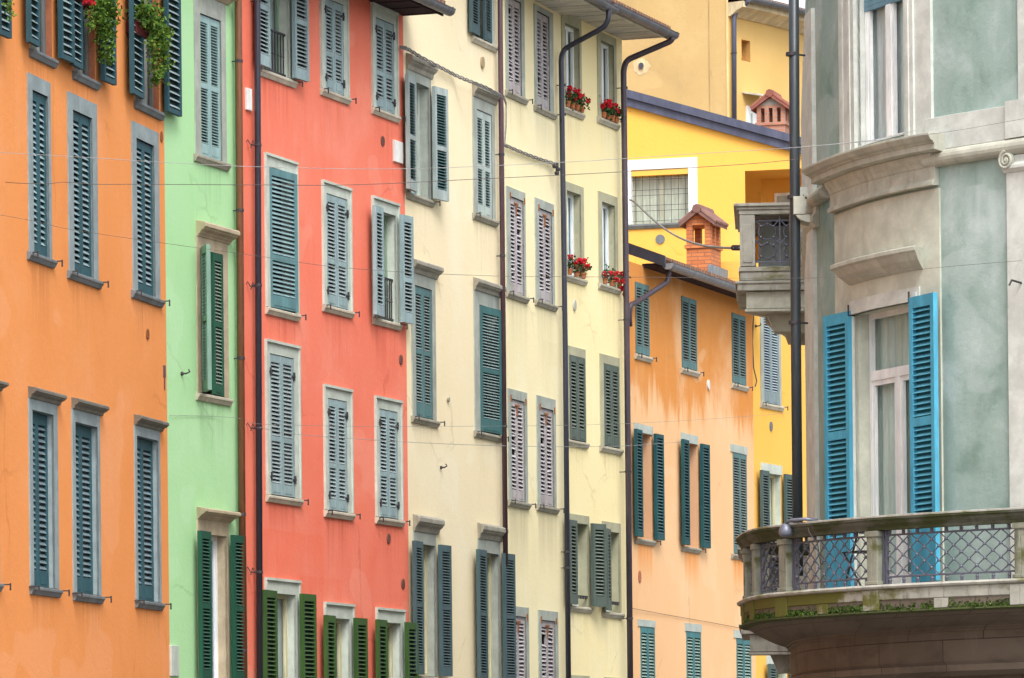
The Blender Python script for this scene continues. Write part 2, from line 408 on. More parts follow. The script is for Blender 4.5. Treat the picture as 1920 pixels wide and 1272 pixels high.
def window(H, o, fr=None, st=None, sh=None, rec=.05, surround=None, sillm=None, hoodp=None, hoodm=None, proud=.018, lining=None,
           kind='dark', sash=None, rail=None, single=False, catch='LR', cornice=None, hinge=False, old=False, sill_ov=.07, dh=None, lintel_only=False, label=None, sillproj=.062, border=False):
    F = H.F
    x0, x1, yt, yb = o; xm = (x0 + x1) / 2; ym = (max(yt, -60) + min(yb, 1300)) / 2
    u0, u1 = F.U(x0, ym), F.U(x1, ym); v1, v0 = F.V(xm, yt), F.V(xm, yb)
    H.holes.append((u0, u1, v0, v1))
    sm = surround or M['surround']
    mb = MB(); fu0, fu1, fv1 = u0, u1, v1
    if fr:
        fym = ym
        fu0, fu1 = min(F.U(fr[0], fym), u0), max(F.U(fr[1], fym), u1); fv1 = F.V((fr[0] + fr[1]) / 2, fr[2])
        e = -.012
        if not lintel_only:
            mb.fbox(F, fu0, u0, v0, fv1, e, proud); mb.fbox(F, u1, fu1, v0, fv1, e, proud); mb.fbox(F, u0, u1, v1, fv1, e, proud)
        else: mb.fbox(F, fu0, fu1, v1, fv1, e, proud)
        if border:
            b = .035
            mb.fbox(F, fu0 - b, fu1 + b, fv1, fv1 + b, e, proud + .03); mb.fbox(F, fu0 - b, fu0, v0, fv1, e, proud + .02); mb.fbox(F, fu1, fu1 + b, v0, fv1, e, proud + .02)
    back = rec + (.10 if sh and any(a is not None and a < 60 for a in sh) else 0) + .02
    ln = lining or sm
    pr = proud if fr and not lintel_only else 0
    mb2 = mb
    P = F.P; q = .002
    for (a, c), (b, e) in (((u0, v0), (u0, v1)), ((u0, v1), (u1, v1)), ((u1, v1), (u1, v0)), ((u1, v0), (u0, v0))):
        mb2.face([P(a, c, pr), P(b, e, pr), P(b, e, -back), P(a, c, -back)], None, 1)
    W = mb.build('window', [sm, ln], H.root, solid=False)
    if label: W['label'] = label
    if sillm:
        s = MB(); sillp(s, F, fu0 - sill_ov + .02, fu1 + sill_ov - .02, v0, sillproj); s.build('sill', sillm, W, bevel=.006)
    if hoodp:
        hx0, hx1, hyt, hyb, pj = hoodp
        s = MB(); hood(s, F, F.U(hx0, hyb), F.U(hx1, hyb), F.V((hx0 + hx1) / 2, hyb), F.V((hx0 + hx1) / 2, hyt), pj); s.build('cornice', hoodm, W, bevel=.008)
    w = (u1 - u0) / 2
    if sh:
        for side, ang in zip('LR', sh):
            if ang is None: continue
            m = MB()
            ww = (u1 - u0) if single else w
            stt = st if isinstance(st, dict) else st['LR'.index(side)]
            uh = u0 if side == 'L' else u1
            if ang < 60:
                d0 = (-rec + .04) if dh is None else dh
                leaf(m, F, uh, v0 + .012, v1 - .008, ww, side, ang, d0, stt, old=old)
            else:
                d0 = .05 if dh is None else dh
                leaf(m, F, uh, v0 + .01, v1 + .02, ww, side, ang, d0, stt, t=.055, old=old)
            m.build('shutter', [stt['f'], stt['s'], M['gap_shade']], W)
    # what stands behind the opening
    if kind == 'dark':
        s = MB(); s.fbox(F, u0 - .05, u1 + .05, v0 - .05, v1 + .05, -back - .03, -back - .004); s.build('pane', M['dark_fill'], W)  # opaque near-black sheet, painted shade of the unlit room behind the louvres
    elif kind == 'blind':
        s = MB(); s.fbox(F, u0 - .02, u1 + .02, v0 - .02, v1 + .02, -back - .05, -back + .02); s.build('infill_panel', lining, W)
    else:
        s = MB(); fm = sash or M['sash_white']; d1 = -rec; d0 = -rec - .045; fw = .055
        s.fbox(F, u0, u0 + fw, v0, v1, d0, d1); s.fbox(F, u1 - fw, u1, v0, v1, d0, d1)
        s.fbox(F, u0 + fw, u1 - fw, v0, v0 + fw, d0, d1); s.fbox(F, u0 + fw, u1 - fw, v1 - fw, v1, d0, d1)
        if kind != 'one': s.fbox(F, (u0 + u1) / 2 - .045, (u0 + u1) / 2 + .045, v0 + fw, v1 - fw, d0 + .003, d1 + .008)
        if kind == 'bars':
            for fct in (.36, .68): s.fbox(F, u0 + fw, u1 - fw, v0 + (v1 - v0) * fct - .015, v0 + (v1 - v0) * fct + .015, d0 + .006, d1 - .004)
        s.build('sash', fm, W)
        g = MB(); g.face([P(u0 + .02, v0 + .02, d0 + .02), P(u1 - .02, v0 + .02, d0 + .02), P(u1 - .02, v1 - .02, d0 + .02), P(u0 + .02, v1 - .02, d0 + .02)]); g.build('pane', M['glass'], W, solid=False)
        cu = MB(); n = 28; rings = []
        for j in range(n + 1):
            uu = u0 + (u1 - u0) * j / n; dd = d0 - .03 + .014 * math.sin(j * 1.9)
            rings.append([P(uu, v0 + .02, dd), P(uu, v1 - .02, dd)])
        cu.ring(rings, False, 0, closed=False)
        cu.build('curtain', M['curtain_' + (kind if kind in ('blue', 'grey', 'dark') else 'pale')] if kind != 'sketch' else M['sketch'], W, smooth=True, solid=False)
    if rail:
        s = MB(); va, vb = v0 + .04, F.V(xm, rail)
        for vv in (va, vb): s.fbox(F, u0 + .004, u1 - .004, vv - .014, vv + .014, -.06, -.03)
        for j in range(9):
            uu = u0 + (u1 - u0) * (j + .5) / 9; r = .007
            s.fbox(F, uu - r, uu + r, va + .014, vb - .014, -.052, -.038)
            s.ball(P(uu, va + (vb - va) * .45, -.045), .016); s.ball(P(uu, va + (vb - va) * .52, -.045), .012)
        s.build('railing', M['iron'], W)
    for side in catch or '':
        s = MB(); uu = (fu0 - .03) if side == 'L' else (fu1 + .05); vv = v0 - .02
        s.fbox(F, uu - .007, uu + .007, vv - .007, vv + .007, -.01, .12); s.fbox(F, uu - .008, uu + .008, vv - .06, vv + .015, .115, .13); s.ball(P(uu, vv - .058, .122), .012)
        s.build('shutter_catch', M['iron'], W)
    if hinge:
        for side in 'LR':
            for fv in (.13, .87):
                s = MB(); d0 = (-rec + .04) if dh is None else dh
                uu = u0 if side == 'L' else u1; sg = 1 if side == 'L' else -1; vv = v0 + (v1 - v0) * fv
                a, b = sorted((uu - sg * .03, uu + sg * .08))
                s.fbox(F, a, b, vv - .011, vv + .011, d0 + .001, d0 + .02)
                a, b = sorted((uu - sg * .008, uu + sg * .02)); s.fbox(F, a, b, vv - .055, vv + .055, d0 + .001, d0 + .024)
                s.build('hinge', M['iron'], W)
    return W, (u0, u1, v0, v1)

def eave(H, v, proj, soffit, gut, roofm, u0=None, u1=None, gr=.075, pitch=.36, overR=0., overL=0., fascia=None, depth=9.0, boards=True):
    F = H.F; u0 = H.u0 - overL if u0 is None else u0; u1 = H.u1 + overR if u1 is None else u1
    r = MB()
    prof = [(proj, v + .07), (proj + .04, v + .12), (proj + .04, v + .17), (-depth / 2, v + .17 + (proj + depth / 2) * pitch), (-depth - .2, v + .17), (-depth - .2, v + .07), (-depth / 2, v + .04 + (proj + depth / 2) * pitch)]
    r.sweep(F, u0, u1, prof, 1); R = r.build('roof', roofm, H.root)
    s = MB(); s.sweep(F, u0 + .01, u1 - .01, [(-.02, v), (proj - .01, v), (proj - .01, v + .06), (-.02, v + .06)], 1)
    if boards:
        k = max(2, int((u1 - u0) / .55))
        for j in range(k + 1):
            uu = u0 + .05 + (u1 - u0 - .1) * j / k; s.fbox(F, uu - .03, uu + .03, v - .012, v + .001, .01, proj - .02)
        s.fbox(F, u0 + .01, u1 - .01, v - .05, v + .07, proj - .009, proj + .012)
    s.build('soffit', soffit, R)
    g = MB(); c = (proj + .012 + gr, v + .035)
    prof = []
    for q in range(0, 10): a = math.pi + math.pi * q / 9; prof.append((c[0] + gr * math.cos(a), c[1] + gr * math.sin(a)))
    prof += [(c[0] + gr + .012, c[1] + .012), (c[0] + gr - .004, c[1] + .012)]
    for q in range(9, -1, -1): a = math.pi + math.pi * q / 9; prof.append((c[0] + (gr - .008) * math.cos(a), c[1] + .004 + (gr - .008) * math.sin(a)))
    g.sweep(F, u0 - .02, u1 + .03, prof, 1)
    for uu in (u0 - .02, u1 + .03):                       # end stops
        ring = [F.P(uu - .004, c[1] + gr * math.sin(math.pi + math.pi * q / 9), c[0] + gr * math.cos(math.pi + math.pi * q / 9)) for q in range(10)]
        ring2 = [F.P(uu + .004, c[1] + gr * math.sin(math.pi + math.pi * q / 9), c[0] + gr * math.cos(math.pi + math.pi * q / 9)) for q in range(10)]
        g.ring([ring, ring2])
    k = max(2, int((u1 - u0) / .8))
    for j in range(k + 1):
        uu = u0 + .1 + (u1 - u0 - .2) * j / k
        g.fbox(F, uu - .012, uu + .012, c[1] + .012, c[1] + .022, proj, c[0] + gr + .02)
        rg = [[F.P(uu + e, c[1] + rr * math.sin(math.pi + math.pi * q / 9), c[0] + rr * math.cos(math.pi + math.pi * q / 9)) for q in range(10) for rr in (gr + .006,)] for e in (-.012, .012)]
        g.ring(rg, False, 0, closed=False)
    g.build('gutter', gut, R)
    return R

def pipe(H, pts, r, mat, brackets=(), name='downpipe'):
    """pts: (x, y, d) on the house front"""
    F = H.F; m = MB(); P = [F.at(*q) for q in pts]
    if len(P) > 3:                                       # round the bends
        out = [P[0]]
        for a in range(1, len(P) - 1):
            A, B, C = P[a - 1], P[a], P[a + 1]
            k = min(.16, (B - A).length * .45, (C - B).length * .45)
            p0 = B + (A - B).normalized() * k; p2 = B + (C - B).normalized() * k
            for q in range(6):
                w = q / 5; out.append(p0 * (1 - w) ** 2 + B * 2 * w * (1 - w) + p2 * w * w)
        out.append(P[-1]); P = out
    m.tube(P, r, 12); o = m.build(name, mat, H.root, smooth=True)
    for y in brackets:
        b = MB(); a = None
        lo, hi = pts[-2], pts[-1]
        x = lo[0] + (hi[0] - lo[0]) * (y - lo[1]) / (hi[1] - lo[1]); d = hi[2]
        p = F.at(x, y, d); b.tube([p - Vector((0, 0, .018)), p + Vector((0, 0, .018))], r + .007, 12)
        n = F.N(F.U(x, y, d)); n = Vector((n.x, n.y, 0)); b.tube([p, p - n * d], .008, 6)
        b.build('pipe_bracket', M['iron'], o)
    return o

def plate(H, x, y, rx, ry, mat, name='vent_cover', d=.012, n=16, slots=0):
    F = H.F; u, v, Y = F.hit(x, y); m = MB()
    ru = rx; rv = ry
    rg = [[F.P(u + math.cos(2 * math.pi * q / n) * ru, v + math.sin(2 * math.pi * q / n) * rv, dd) for q in range(n)] for dd in (-.01, d)]
    m.ring(rg)
    for j in range(slots):
        vv = v - rv * .6 + rv * 1.2 * j / max(1, slots - 1); m.fbox(F, u - ru * .6, u + ru * .6, vv - .006, vv + .006, d, d + .006)
    return m.build(name, mat, H.root)

def hook(H, x, y, mat=None, name='wall_hook', ln=.12):
    F = H.F; u, v, Y = F.hit(x, y); m = MB()
    pts = [F.P(u, v, -.01), F.P(u, v, ln * .6), F.P(u, v + .02, ln), F.P(u, v + .05, ln * .85)]
    m.tube(pts, .011, 6); m.ball(F.P(u, v, .005), .03, 8, 5)
    return m.build(name, mat or M['iron'], H.root)

def cable(pts, r, mat, label, cat='cable', group=None, name='cable', n=10, smooth_n=6):
    """pts: world points; a Catmull-Rom line through them"""
    P = [Vector(p) for p in pts]; out = []
    for i in range(len(P) - 1):
        a = P[max(i - 1, 0)]; b = P[i]; c = P[i + 1]; d = P[min(i + 2, len(P) - 1)]
        for k in range(n):
            t = k / n
            out.append(.5 * ((2 * b) + (c - a) * t + (2 * a - 5 * b + 4 * c - d) * t * t + (3 * b - a - 3 * c + d) * t ** 3))
    out.append(P[-1])
    m = MB(); base = out[0]
    root = empty(name, (0, 0, 0)); COL.objects.unlink(root); bpy.data.objects.remove(root)
    m.tube(out, r, smooth_n); o = m.build(name, mat, smooth=True)
    tag(o, label, cat, group); return o, out

# ---------------------------------------------------------------- palette
M['surround'] = stone('grey_green_surround', (.42, .47, .43), (.2, .22, .2), .3, 2.2)
M['surround_blue'] = stone('blue_grey_stone', (.27, .325, .34), (.13, .155, .17), .45, 2.4)
M['surround_pale'] = stone('pale_surround', (.50, .55, .49), (.3, .32, .28), .2, 2.0)
M['surround_khaki'] = stone('khaki_surround', (.40, .39, .27), (.25, .24, .16), .2, 1.6)
M['surround_grey'] = stone('weathered_surround', (.36, .39, .35), (.17, .18, .16), .45, 2.4)
M['sill_dark'] = stone('dark_sill_stone', (.16, .18, .19), (.05, .055, .06), .5, 3)
M['sill_tan'] = stone('tan_sill_stone', (.45, .42, .33), (.2, .18, .13), .3, 3)
M['sill_pale'] = stone('pale_sill_stone', (.50, .46, .37), (.25, .22, .17), .3, 3)
M['sill_grey'] = stone('grey_sill_stone', (.33, .31, .25), (.11, .10, .08), .5, 3)
M['hood_dark'] = stone('dark_hood_stone', (.17, .16, .135), (.05, .05, .05), .5, 3)
M['hood_tan'] = stone('tan_hood_stone', (.43, .36, .25), (.2, .16, .1), .35, 3)
M['hood_grey'] = stone('grey_hood_stone', (.33, .31, .26), (.10, .10, .085), .55, 3.5)
M['brick_lining'] = stone('red_brick_lining', (.34, .12, .06), (.12, .05, .03), .5, 5)
M['gap_shade'] = paint('painted_gap_shade', (.02, .045, .045), .7, .2)  # painted shade seen between the slats of open leaves
M['blue_gap_shade'] = paint('deep_blue_gap_shade', (.012, .12, .17), .6, .2)  # same painted gap shade, in blue for the balcony door
M['dark_fill'] = paint('dark_room', (.012, .016, .02), .3, .1)  # near-black for unlit rooms behind closed shutters; cabinet vents share it
M['glass'] = glass('window_glass', (.93, .96, .96))
M['curtain_pale'] = paint('pale_curtain', (.58, .60, .50), .9, .1)
M['curtain_blue'] = paint('bluish_curtain', (.42, .58, .66), .9, .1)
M['curtain_grey'] = paint('grey_curtain', (.40, .46, .46), .9, .1)
M['curtain_dark'] = paint('dark_curtain', (.10, .11, .10), .9, .1)
M['sash_white'] = paint('white_sash_paint', (.87, .93, .94), .4, .06)
M['sash_cream'] = paint('cream_sash_paint', (.62, .58, .38), .5, .2)
M['sash_green'] = paint('green_sash_paint', (.26, .36, .27), .5, .2)
M['sash_grey'] = paint('grey_sash_paint', (.16, .17, .17), .5, .2)
M['iron'] = metal('wrought_iron', (.035, .032, .038), .6, .2)
M['rust'] = stone('rusty_iron', (.30, .11, .035), (.10, .04, .02), .5, 9)
M['pipe_navy'] = metal('dark_pipe_paint', (.03, .032, .05), .4, .2)
M['pipe_brown'] = metal('brown_pipe_paint', (.16, .062, .028), .5, .1)
M['pipe_maroon'] = metal('maroon_pipe_paint', (.085, .045, .055), .5, .1)
M['pipe_plum'] = metal('plum_pipe_paint', (.055, .042, .055), .45, .2)
M['gutter_grey'] = metal('grey_gutter_metal', (.12, .125, .145), .45, .4)
M['soffit_pale'] = paint('pale_soffit_boards', (.60, .57, .50), .8, .3)
M['soffit_dark'] = paint('dark_soffit_boards', (.05, .03, .035), .8, .3)
M['roof_tiles'] = tiles('terracotta_roof_tiles', (.30, .15, .09))
M['white_box'] = paint('white_box_paint', (.74, .74, .72), .5, .1)
M['grey_cover'] = paint('grey_cover', (.50, .55, .50), .7, .3)
M['terracotta'] = stone('terracotta', (.42, .15, .06), (.2, .08, .04), .3, 6)
M['wire_white'] = paint('white_wire', (.33, .34, .34), .5, .1)
M['wire_dark'] = paint('dark_wire', (.12, .11, .10), .6, .1)
M['wire_grey'] = paint('grey_cable_sheath', (.28, .27, .26), .6, .4)

def sketch_mat():
    k = NT('sketched_paper')
    w = k.n.new('ShaderNodeTexWave'); w.wave_type = 'RINGS'; k.t.links.new(k.map(1.6, 1.6), w.inputs[0])
    w.inputs['Scale'].default_value = 1.3; w.inputs['Distortion'].default_value = 9; w.inputs['Detail'].default_value = 3
    n = k.noise(k.map(2, 2), 1, 3)
    f = k.math('MULTIPLY', k.ramp(w.outputs[1], .97, .995), k.ramp(n, .5, .56))
    return k.done(k.mix(f, (.68, .68, .80), (.38, .32, .58)), .8)
M['sketch'] = sketch_mat()

def pnt(n, c, worn=None, wear=.25, rough=.45): return paint(n, c, rough, wear, worn)
ST_TEAL = style(pnt('teal_shutter_paint', (0.034, 0.101, 0.124)), pnt('skylit_worn_teal_slats', (0.270, 0.360, 0.387), (.12, .2, .22), .35), .072, .055, (), .10, .11, .62)  # slats paler than their frame: sky light painted in, besides wear
ST_TEAL3 = style(pnt('teal_shutter_paint_low', (0.038, 0.106, 0.130)), pnt('skylit_worn_slats_low', (0.180, 0.248, 0.282), (.09, .15, .15), .35), .072, .055, (), .13, .19, .60)  # sky light painted into these slats too, less strongly
ST_TEALO = style(pnt('teal_open_shutter', (0.030, 0.086, 0.109)), pnt('pale_open_slats', (0.314, 0.399, 0.418), (.16, .24, .26), .3), .085, .055, (), .08, .06, .52)
ST_GPALE = style(pnt('pale_teal_paint', (.30, .45, .45)), pnt('pale_teal_slats', (.27, .41, .40)), .038, .055, ((.50, .07),), .09, .16, .62)
ST_GREEN = style(pnt('bottle_green_paint', (0.014, 0.081, 0.049)), pnt('green_slats', (0.064, 0.160, 0.112)), .046, .055, ((.5, .07),), .1, .14, .6)
ST_GREENW = style(pnt('green_edge_paint', (0.021, 0.098, 0.059)), pnt('pale_green_slats', (0.224, 0.320, 0.264)), .046, .055, ((.5, .07),), .1, .14, .6)
ST_GPALE2 = style(pnt('skylit_green_paint', (.20, .33, .27)), pnt('skylit_green_slats', (.16, .34, .26)), .046, .055, ((.5, .07),), .1, .14, .6)  # pale copy of the green: sky light on the half-open leaf painted in
ST_CORAL = style(pnt('blue_grey_paint', (.29, .395, .415), (.42, .5, .52), .35), pnt('pale_grey_slats', (.325, .39, .40), (.22, .26, .28), .35), .054, .058, ((.40, .07),), .1, .15, .73)  # slats a little greyer than their frame
ST_CORAL2 = style(pnt('teal_grey_paint', (0.117, 0.244, 0.265), (.2, .33, .35), .3), pnt('teal_grey_slats', (0.218, 0.337, 0.356)), .058, .085, ((.36, .08),), .1, .17, .68)
ST_OLIVE = style(pnt('olive_green_paint', (0.044, 0.104, 0.024)), pnt('olive_slats', (0.064, 0.120, 0.048)), .058, .06, (), .1, .12, .55)
ST_CREAM1 = style(pnt('whitish_teal_paint', (.48, .56, .53)), pnt('whitish_slats', (.30, .42, .42)), .043, .06, ((.46, .07),), .11, .15, .62)
ST_CREAM0 = style(pnt('dark_edge_teal_paint', (0.360, 0.423, 0.414)), pnt('grey_teal_slats', (0.104, 0.200, 0.208)), .043, .06, ((.46, .07),), .11, .15, .62)
ST_CREAM2 = style(pnt('teal_paint_cream_house', (0.102, 0.204, 0.212)), pnt('light_slats_cream_house', (0.323, 0.391, 0.374)), .045, .06, ((.5, .07),), .11, .2, .6)
ST_CREAM2B = style(pnt('mid_teal_paint', (0.055, 0.153, 0.157)), pnt('mid_teal_slats', (0.243, 0.342, 0.342)), .045, .12, ((.49, .07),), .11, .2, .6)
ST_CREAM3 = style(pnt('blue_teal_paint', (0.070, 0.119, 0.133)), pnt('blue_teal_slats', (0.152, 0.216, 0.232)), .043, .055, ((.52, .06),), .1, .14, .58)
ST_OLD = style(pnt('peeling_lilac_paint', (.44, .41, .42), (.28, .18, .13), .55, .8), pnt('peeling_lilac_slats', (.50, .47, .50), (.32, .22, .17), .5, .8), .062, .05, (), .1, .16, .66)
ST_GREYG = style(pnt('grey_green_paint', (0.104, 0.136, 0.116)), pnt('grey_green_slats', (0.170, 0.204, 0.170)), .058, .07, (), .1, .17, .6)
ST_BTEAL = style(pnt('deep_teal_paint', (0.015, 0.084, 0.097)), pnt('deep_teal_slats', (0.091, 0.168, 0.185)), .055, .05, (), .07, .1, .56)
ST_BCLOSED = style(pnt('faded_teal_paint', (0.104, 0.204, 0.207)), pnt('faded_teal_slats', (0.212, 0.250, 0.233)), .05, .05, (), .09, .13, .6)
ST_BLOW = style(pnt('turquoise_paint', (0.064, 0.200, 0.216)), pnt('turquoise_slats', (0.270, 0.378, 0.333)), .056, .05, (), .1, .14, .6)
ST_BY = style(pnt('slate_green_paint', (0.075, 0.116, 0.112)), pnt('slate_slats', (0.150, 0.195, 0.188)), .052, .055, (), .1, .13, .58)
ST_BYT = style(pnt('slate_blue_paint', (.24, .31, .33)), pnt('bluish_slats', (.38, .47, .53)), .05, .05, (), .1, .22, .62)

# ---------------------------------------------------------------- plan of the street
def edge(x): return dero(x, 640)[0]
def wall_line(xa, Ya, xb, xv):
    """wall from seen direction xa at distance Ya to direction xb, receding towards vanishing direction xv"""
    a, b = edge(xa), edge(xb); Yb = Ya * (xv - a) / (xv - b)
    return Vector(((a - CX) * Ya / FP, Ya)), Vector(((b - CX) * Yb / FP, Yb))
XV = dict(o=2869, g=4099, c=4059, k=3834, a=3684, b=4169, r=4049, y=4958)
p0, p1 = wall_line(-420, 58 * 2702 / (2869 - edge(-420)) , 312, XV['o'])
q, p2 = wall_line(312, p1.y, 456, XV['g'])
q, p3 = wall_line(456, p2.y, 762, XV['c'])
q, p4 = wall_line(762, p3.y, 945, XV['k'])
q, p5 = wall_line(945, p4.y, 1056, XV['a'])
q, p6 = wall_line(1056, p5.y, 1172, XV['b'])
r0, r1 = wall_line(1150, p6.y * 1.012, 1411, XV['r'])
y0, y1 = wall_line(1411, r1.y + .25, 1560, XV['y'])
INW = Vector((-math.cos(math.radians(17)), math.sin(math.radians(17)), 0))
FO, FG, FC, FK, FA, FB = (Facade(z) for z in ((p0, p1), (p1, p2), (p2, p3), (p3, p4), (p4, p5), (p5, p6)))
FR = Facade((r0, r1)); FY = Facade((y0, y1))

# ================================================================ orange house on the left
H = House('town_house', FO, 0, FO.L, FO.V(150, -470), 'bright orange house at the left edge with dark teal shutters and trailing planters')
common = dict(st=ST_TEAL, surround=M['surround_blue'], sillm=M['sill_dark'])
for o, cat in (((-60, -20, -290, 56), ''), ((56, 97, -235, 101), ''), ((137, 177, -200, 143), ''), ((252, 297, -150, 199), '')):
    window(H, o, None, ST_TEALO, (178, 177), rec=.075, surround=M['surround_blue'], lining=M['brick_lining'], sillm=M['sill_dark'], kind='dark' if o[0] < 0 else 'grey', sash=M['sash_grey'], catch=None, sill_ov=.08, dh=.07, sillproj=.07)
for o, fr in (((-62, -33, 90, 425), (-71, -27, 66)), ((60, 89, 176, 479), (52, 94, 147)), ((136, 172, 215, 516), (127, 181, 185)), ((255, 288, 267, 552), (247, 297, 239))):
    window(H, o, fr, sh=(0, 0), rec=.05, dh=-.012, sill_ov=.09, **common)
for o, fr, hd in (((-52, -12, 748, 1089), (-58, -4, 727), (-58, -4, 707, 727, .11)), ((60, 99.5, 774, 1101), (54, 107, 754), (55, 106, 731, 754, .11)), ((140.5, 182, 797, 1113.5), (135, 186.5, 774), (136, 186, 752, 774, .11)), ((256, 296, 822.5, 1127), (252, 299.5, 804), (253, 299, 783, 804, .11))):
    window(H, o, fr, ST_TEAL3, (0, 0), rec=.09, surround=M['surround_blue'], sillm=M['sill_dark'], hoodp=hd, hoodm=M['hood_dark'], sill_ov=.03, dh=-.06)
plate(H, 302, 257, .06, .07, M['rust']); plate(H, 276, 627, .07, .07, M['rust'], slots=3)
m = MB(); u, v, _ = FO.hit(308, 705); m.fbox(FO, u - .05, u + .03, v - .02, v + .13, -.01, .012); m.fbox(FO, u - .02, u + .01, v - .18, v - .02, -.01, .01); m.build('wall_crack_patch', M['pipe_maroon'], H.root)
H.finish(plaster('orange_limewash', (.78, .30, .10), (.84, .39, .20), (.67, .23, .07), .55, .55, streak=.22, runs=sill_runs(H, 0.45)), INW, ends=(True, True))
eave(H, FO.V(150, -470), .8, M['soffit_dark'], M['gutter_grey'], M['roof_tiles'])

# ================================================================ green house
H = House('town_house', FG, 0, FG.L, FG.V(385, -330), 'narrow mint green house between the orange and the coral houses')
window(H, (374.5, 413.5, 33, 297), (364, 422, -2), ST_GPALE, (0, 0), rec=.045, surround=M['surround_grey'], sillm=M['sill_grey'], hoodp=(366, 424, -22, -2, .15), hoodm=M['hood_tan'], catch=None)
window(H, (375, 417, 473, 741), (368, 426, 451), (ST_GPALE2, ST_GREENW), (146, 3), rec=.06, surround=M['hood_tan'], sillm=M['sill_tan'], hoodp=(370, 425, 421, 451, .16), hoodm=M['hood_tan'], catch=None, dh=.02)
window(H, (381, 424, 1004, 1280), (370, 428, 977), ST_GREEN, (177, 178), rec=.12, surround=M['hood_tan'], sillm=M['sill_tan'], hoodp=(371, 427, 954, 977, .16), hoodm=M['hood_tan'], kind='sketch', sash=M['sash_white'], catch=None, dh=.07)
hook(H, 340, 701)
u0, v0, _ = FG.hit(318, 1268); u1, v1, _ = FG.hit(332, 1211)
m = MB(); m.fbox(FG, u0, u1, v0, v1, -.01, .03); m.build('meter_cover', M['grey_cover'], H.root, bevel=.008)
H.finish(plaster('mint_limewash', (.39, .655, .35), (.48, .72, .46), (.31, .58, .26), .6, .5, streak=.15, runs=sill_runs(H, 0.4)), INW)
eave(H, FG.V(385, -330), .8, M['soffit_dark'], M['gutter_grey'], M['roof_tiles'])
pipe(H, [(446, -200, .10), (447, 0, .10), (457, 1400, .10)], .047, M['pipe_brown'], (115, 395, 672, 965, 1220))
pipe(H, [(441, -200, .04), (442, 0, .04), (449, 960, .04)], .018, pnt('green_pipe_paint', (.12, .3, .06)), (), 'conduit')

# ================================================================ coral house
H = House('town_house', FC, 0, FC.L, FC.V(745, 25), 'coral red house with pale blue grey shutters in the left half')
kw = dict(surround=M['surround_pale'], sillm=M['sill_pale'], border=True)
window(H, (492, 539, -130, 139), (486, 548, -155), ST_CORAL, (178, 177), rec=.12, kind='grey', sash=M['sash_green'], rail=57, catch='R', dh=.06, **kw)
window(H, (608, 642, 3, 174), (601, 649, -19), ST_CORAL, (0, 0), rec=.05, hinge=True, dh=.012, **kw)
window(H, (703, 737, 40, 209), (697, 742, 20), ST_CORAL, (0, 0), rec=.05, hinge=True, dh=.012, **kw)
window(H, (504, 550, 320, 582), (498, 554, 301), ST_CORAL2, (3.5, None), rec=.05, hinge=False, single=True, dh=.014, catch='R', label='window with one wide teal shutter', **kw)
window(H, (611, 650, 369, 577), (605, 655, 351), ST_CORAL, (0, 0), rec=.05, hinge=True, dh=.012, **kw)
window(H, (705, 741, 400, 601), (698.5, 745, 380), ST_CORAL, (176, 177), rec=.12, kind='grey', sash=M['sash_green'], rail=521, catch='R', dh=.07, **kw)
window(H, (505, 550, 668, 931), (499, 558.5, 648), ST_CORAL, (0, 0), rec=.05, hinge=True, dh=.012, catch='R', **kw)
window(H, (614, 649, 750, 959), (608, 656.5, 731), ST_CORAL, (0, 0), rec=.05, hinge=True, dh=.012, **kw)
window(H, (710, 744, 770, 972), (704, 750, 752), ST_CORAL, (0, 0), rec=.05, hinge=True, dh=.012, **kw)
window(H, (505, 553, 1114, 1385), (498.5, 559, 1091), ST_OLIVE, (178, 178), rec=.11, kind='grey', sash=M['sash_cream'], catch=None, dh=.07, **kw)
window(H, (615, 654, 1160, 1350), (609, 660, 1136), ST_OLIVE, (177, 178), rec=.11, kind='grey', sash=M['sash_cream'], catch=None, dh=.07, **kw)
window(H, (712, 750, 1168, 1350), (706, 755.5, 1146), ST_OLIVE, (177, 178), rec=.11, kind='grey', sash=M['sash_cream'], catch=None, dh=.07, **kw)
for x, y in ((717, 265), (751, 675), (728, 1010), (755, 1095)): plate(H, x, y, .075, .075, pnt('brown_vent', (.22, .09, .07)), slots=4)
for xa, xb, ya, yb in ((459.5, 468.5, 206, 168), (736.5, 752, 303, 268)):
    u0, v0, _ = FC.hit(xa, ya); u1, v1, _ = FC.hit(xb, yb); m = MB(); m.fbox(FC, u0, u1, v0, v1, -.01, .035); m.build('junction_box', M['white_box'], H.root, bevel=.008)
H.finish(plaster('coral_limewash', (.82, .215, .14), (.86, .34, .25), (.74, .125, .075), .6, .5, streak=.3, stains=((.5, 2.9, FC.V(620, 1010), 1.6, .25), (1.8, 3.6, FC.V(640, 1090), 1.2, .2)), stain_col=(.8, .10, .03), runs=sill_runs(H, 0.45)), INW)
eave(H, FC.V(745, 25), .62, M['soffit_dark'], M['gutter_grey'], M['roof_tiles'], gr=.085)
pipe(H, [(482, -200, .1), (482.5, 0, .1), (487.5, 1400, .1)], .043, M['pipe_navy'], (2, 272, 535, 803, 1073))

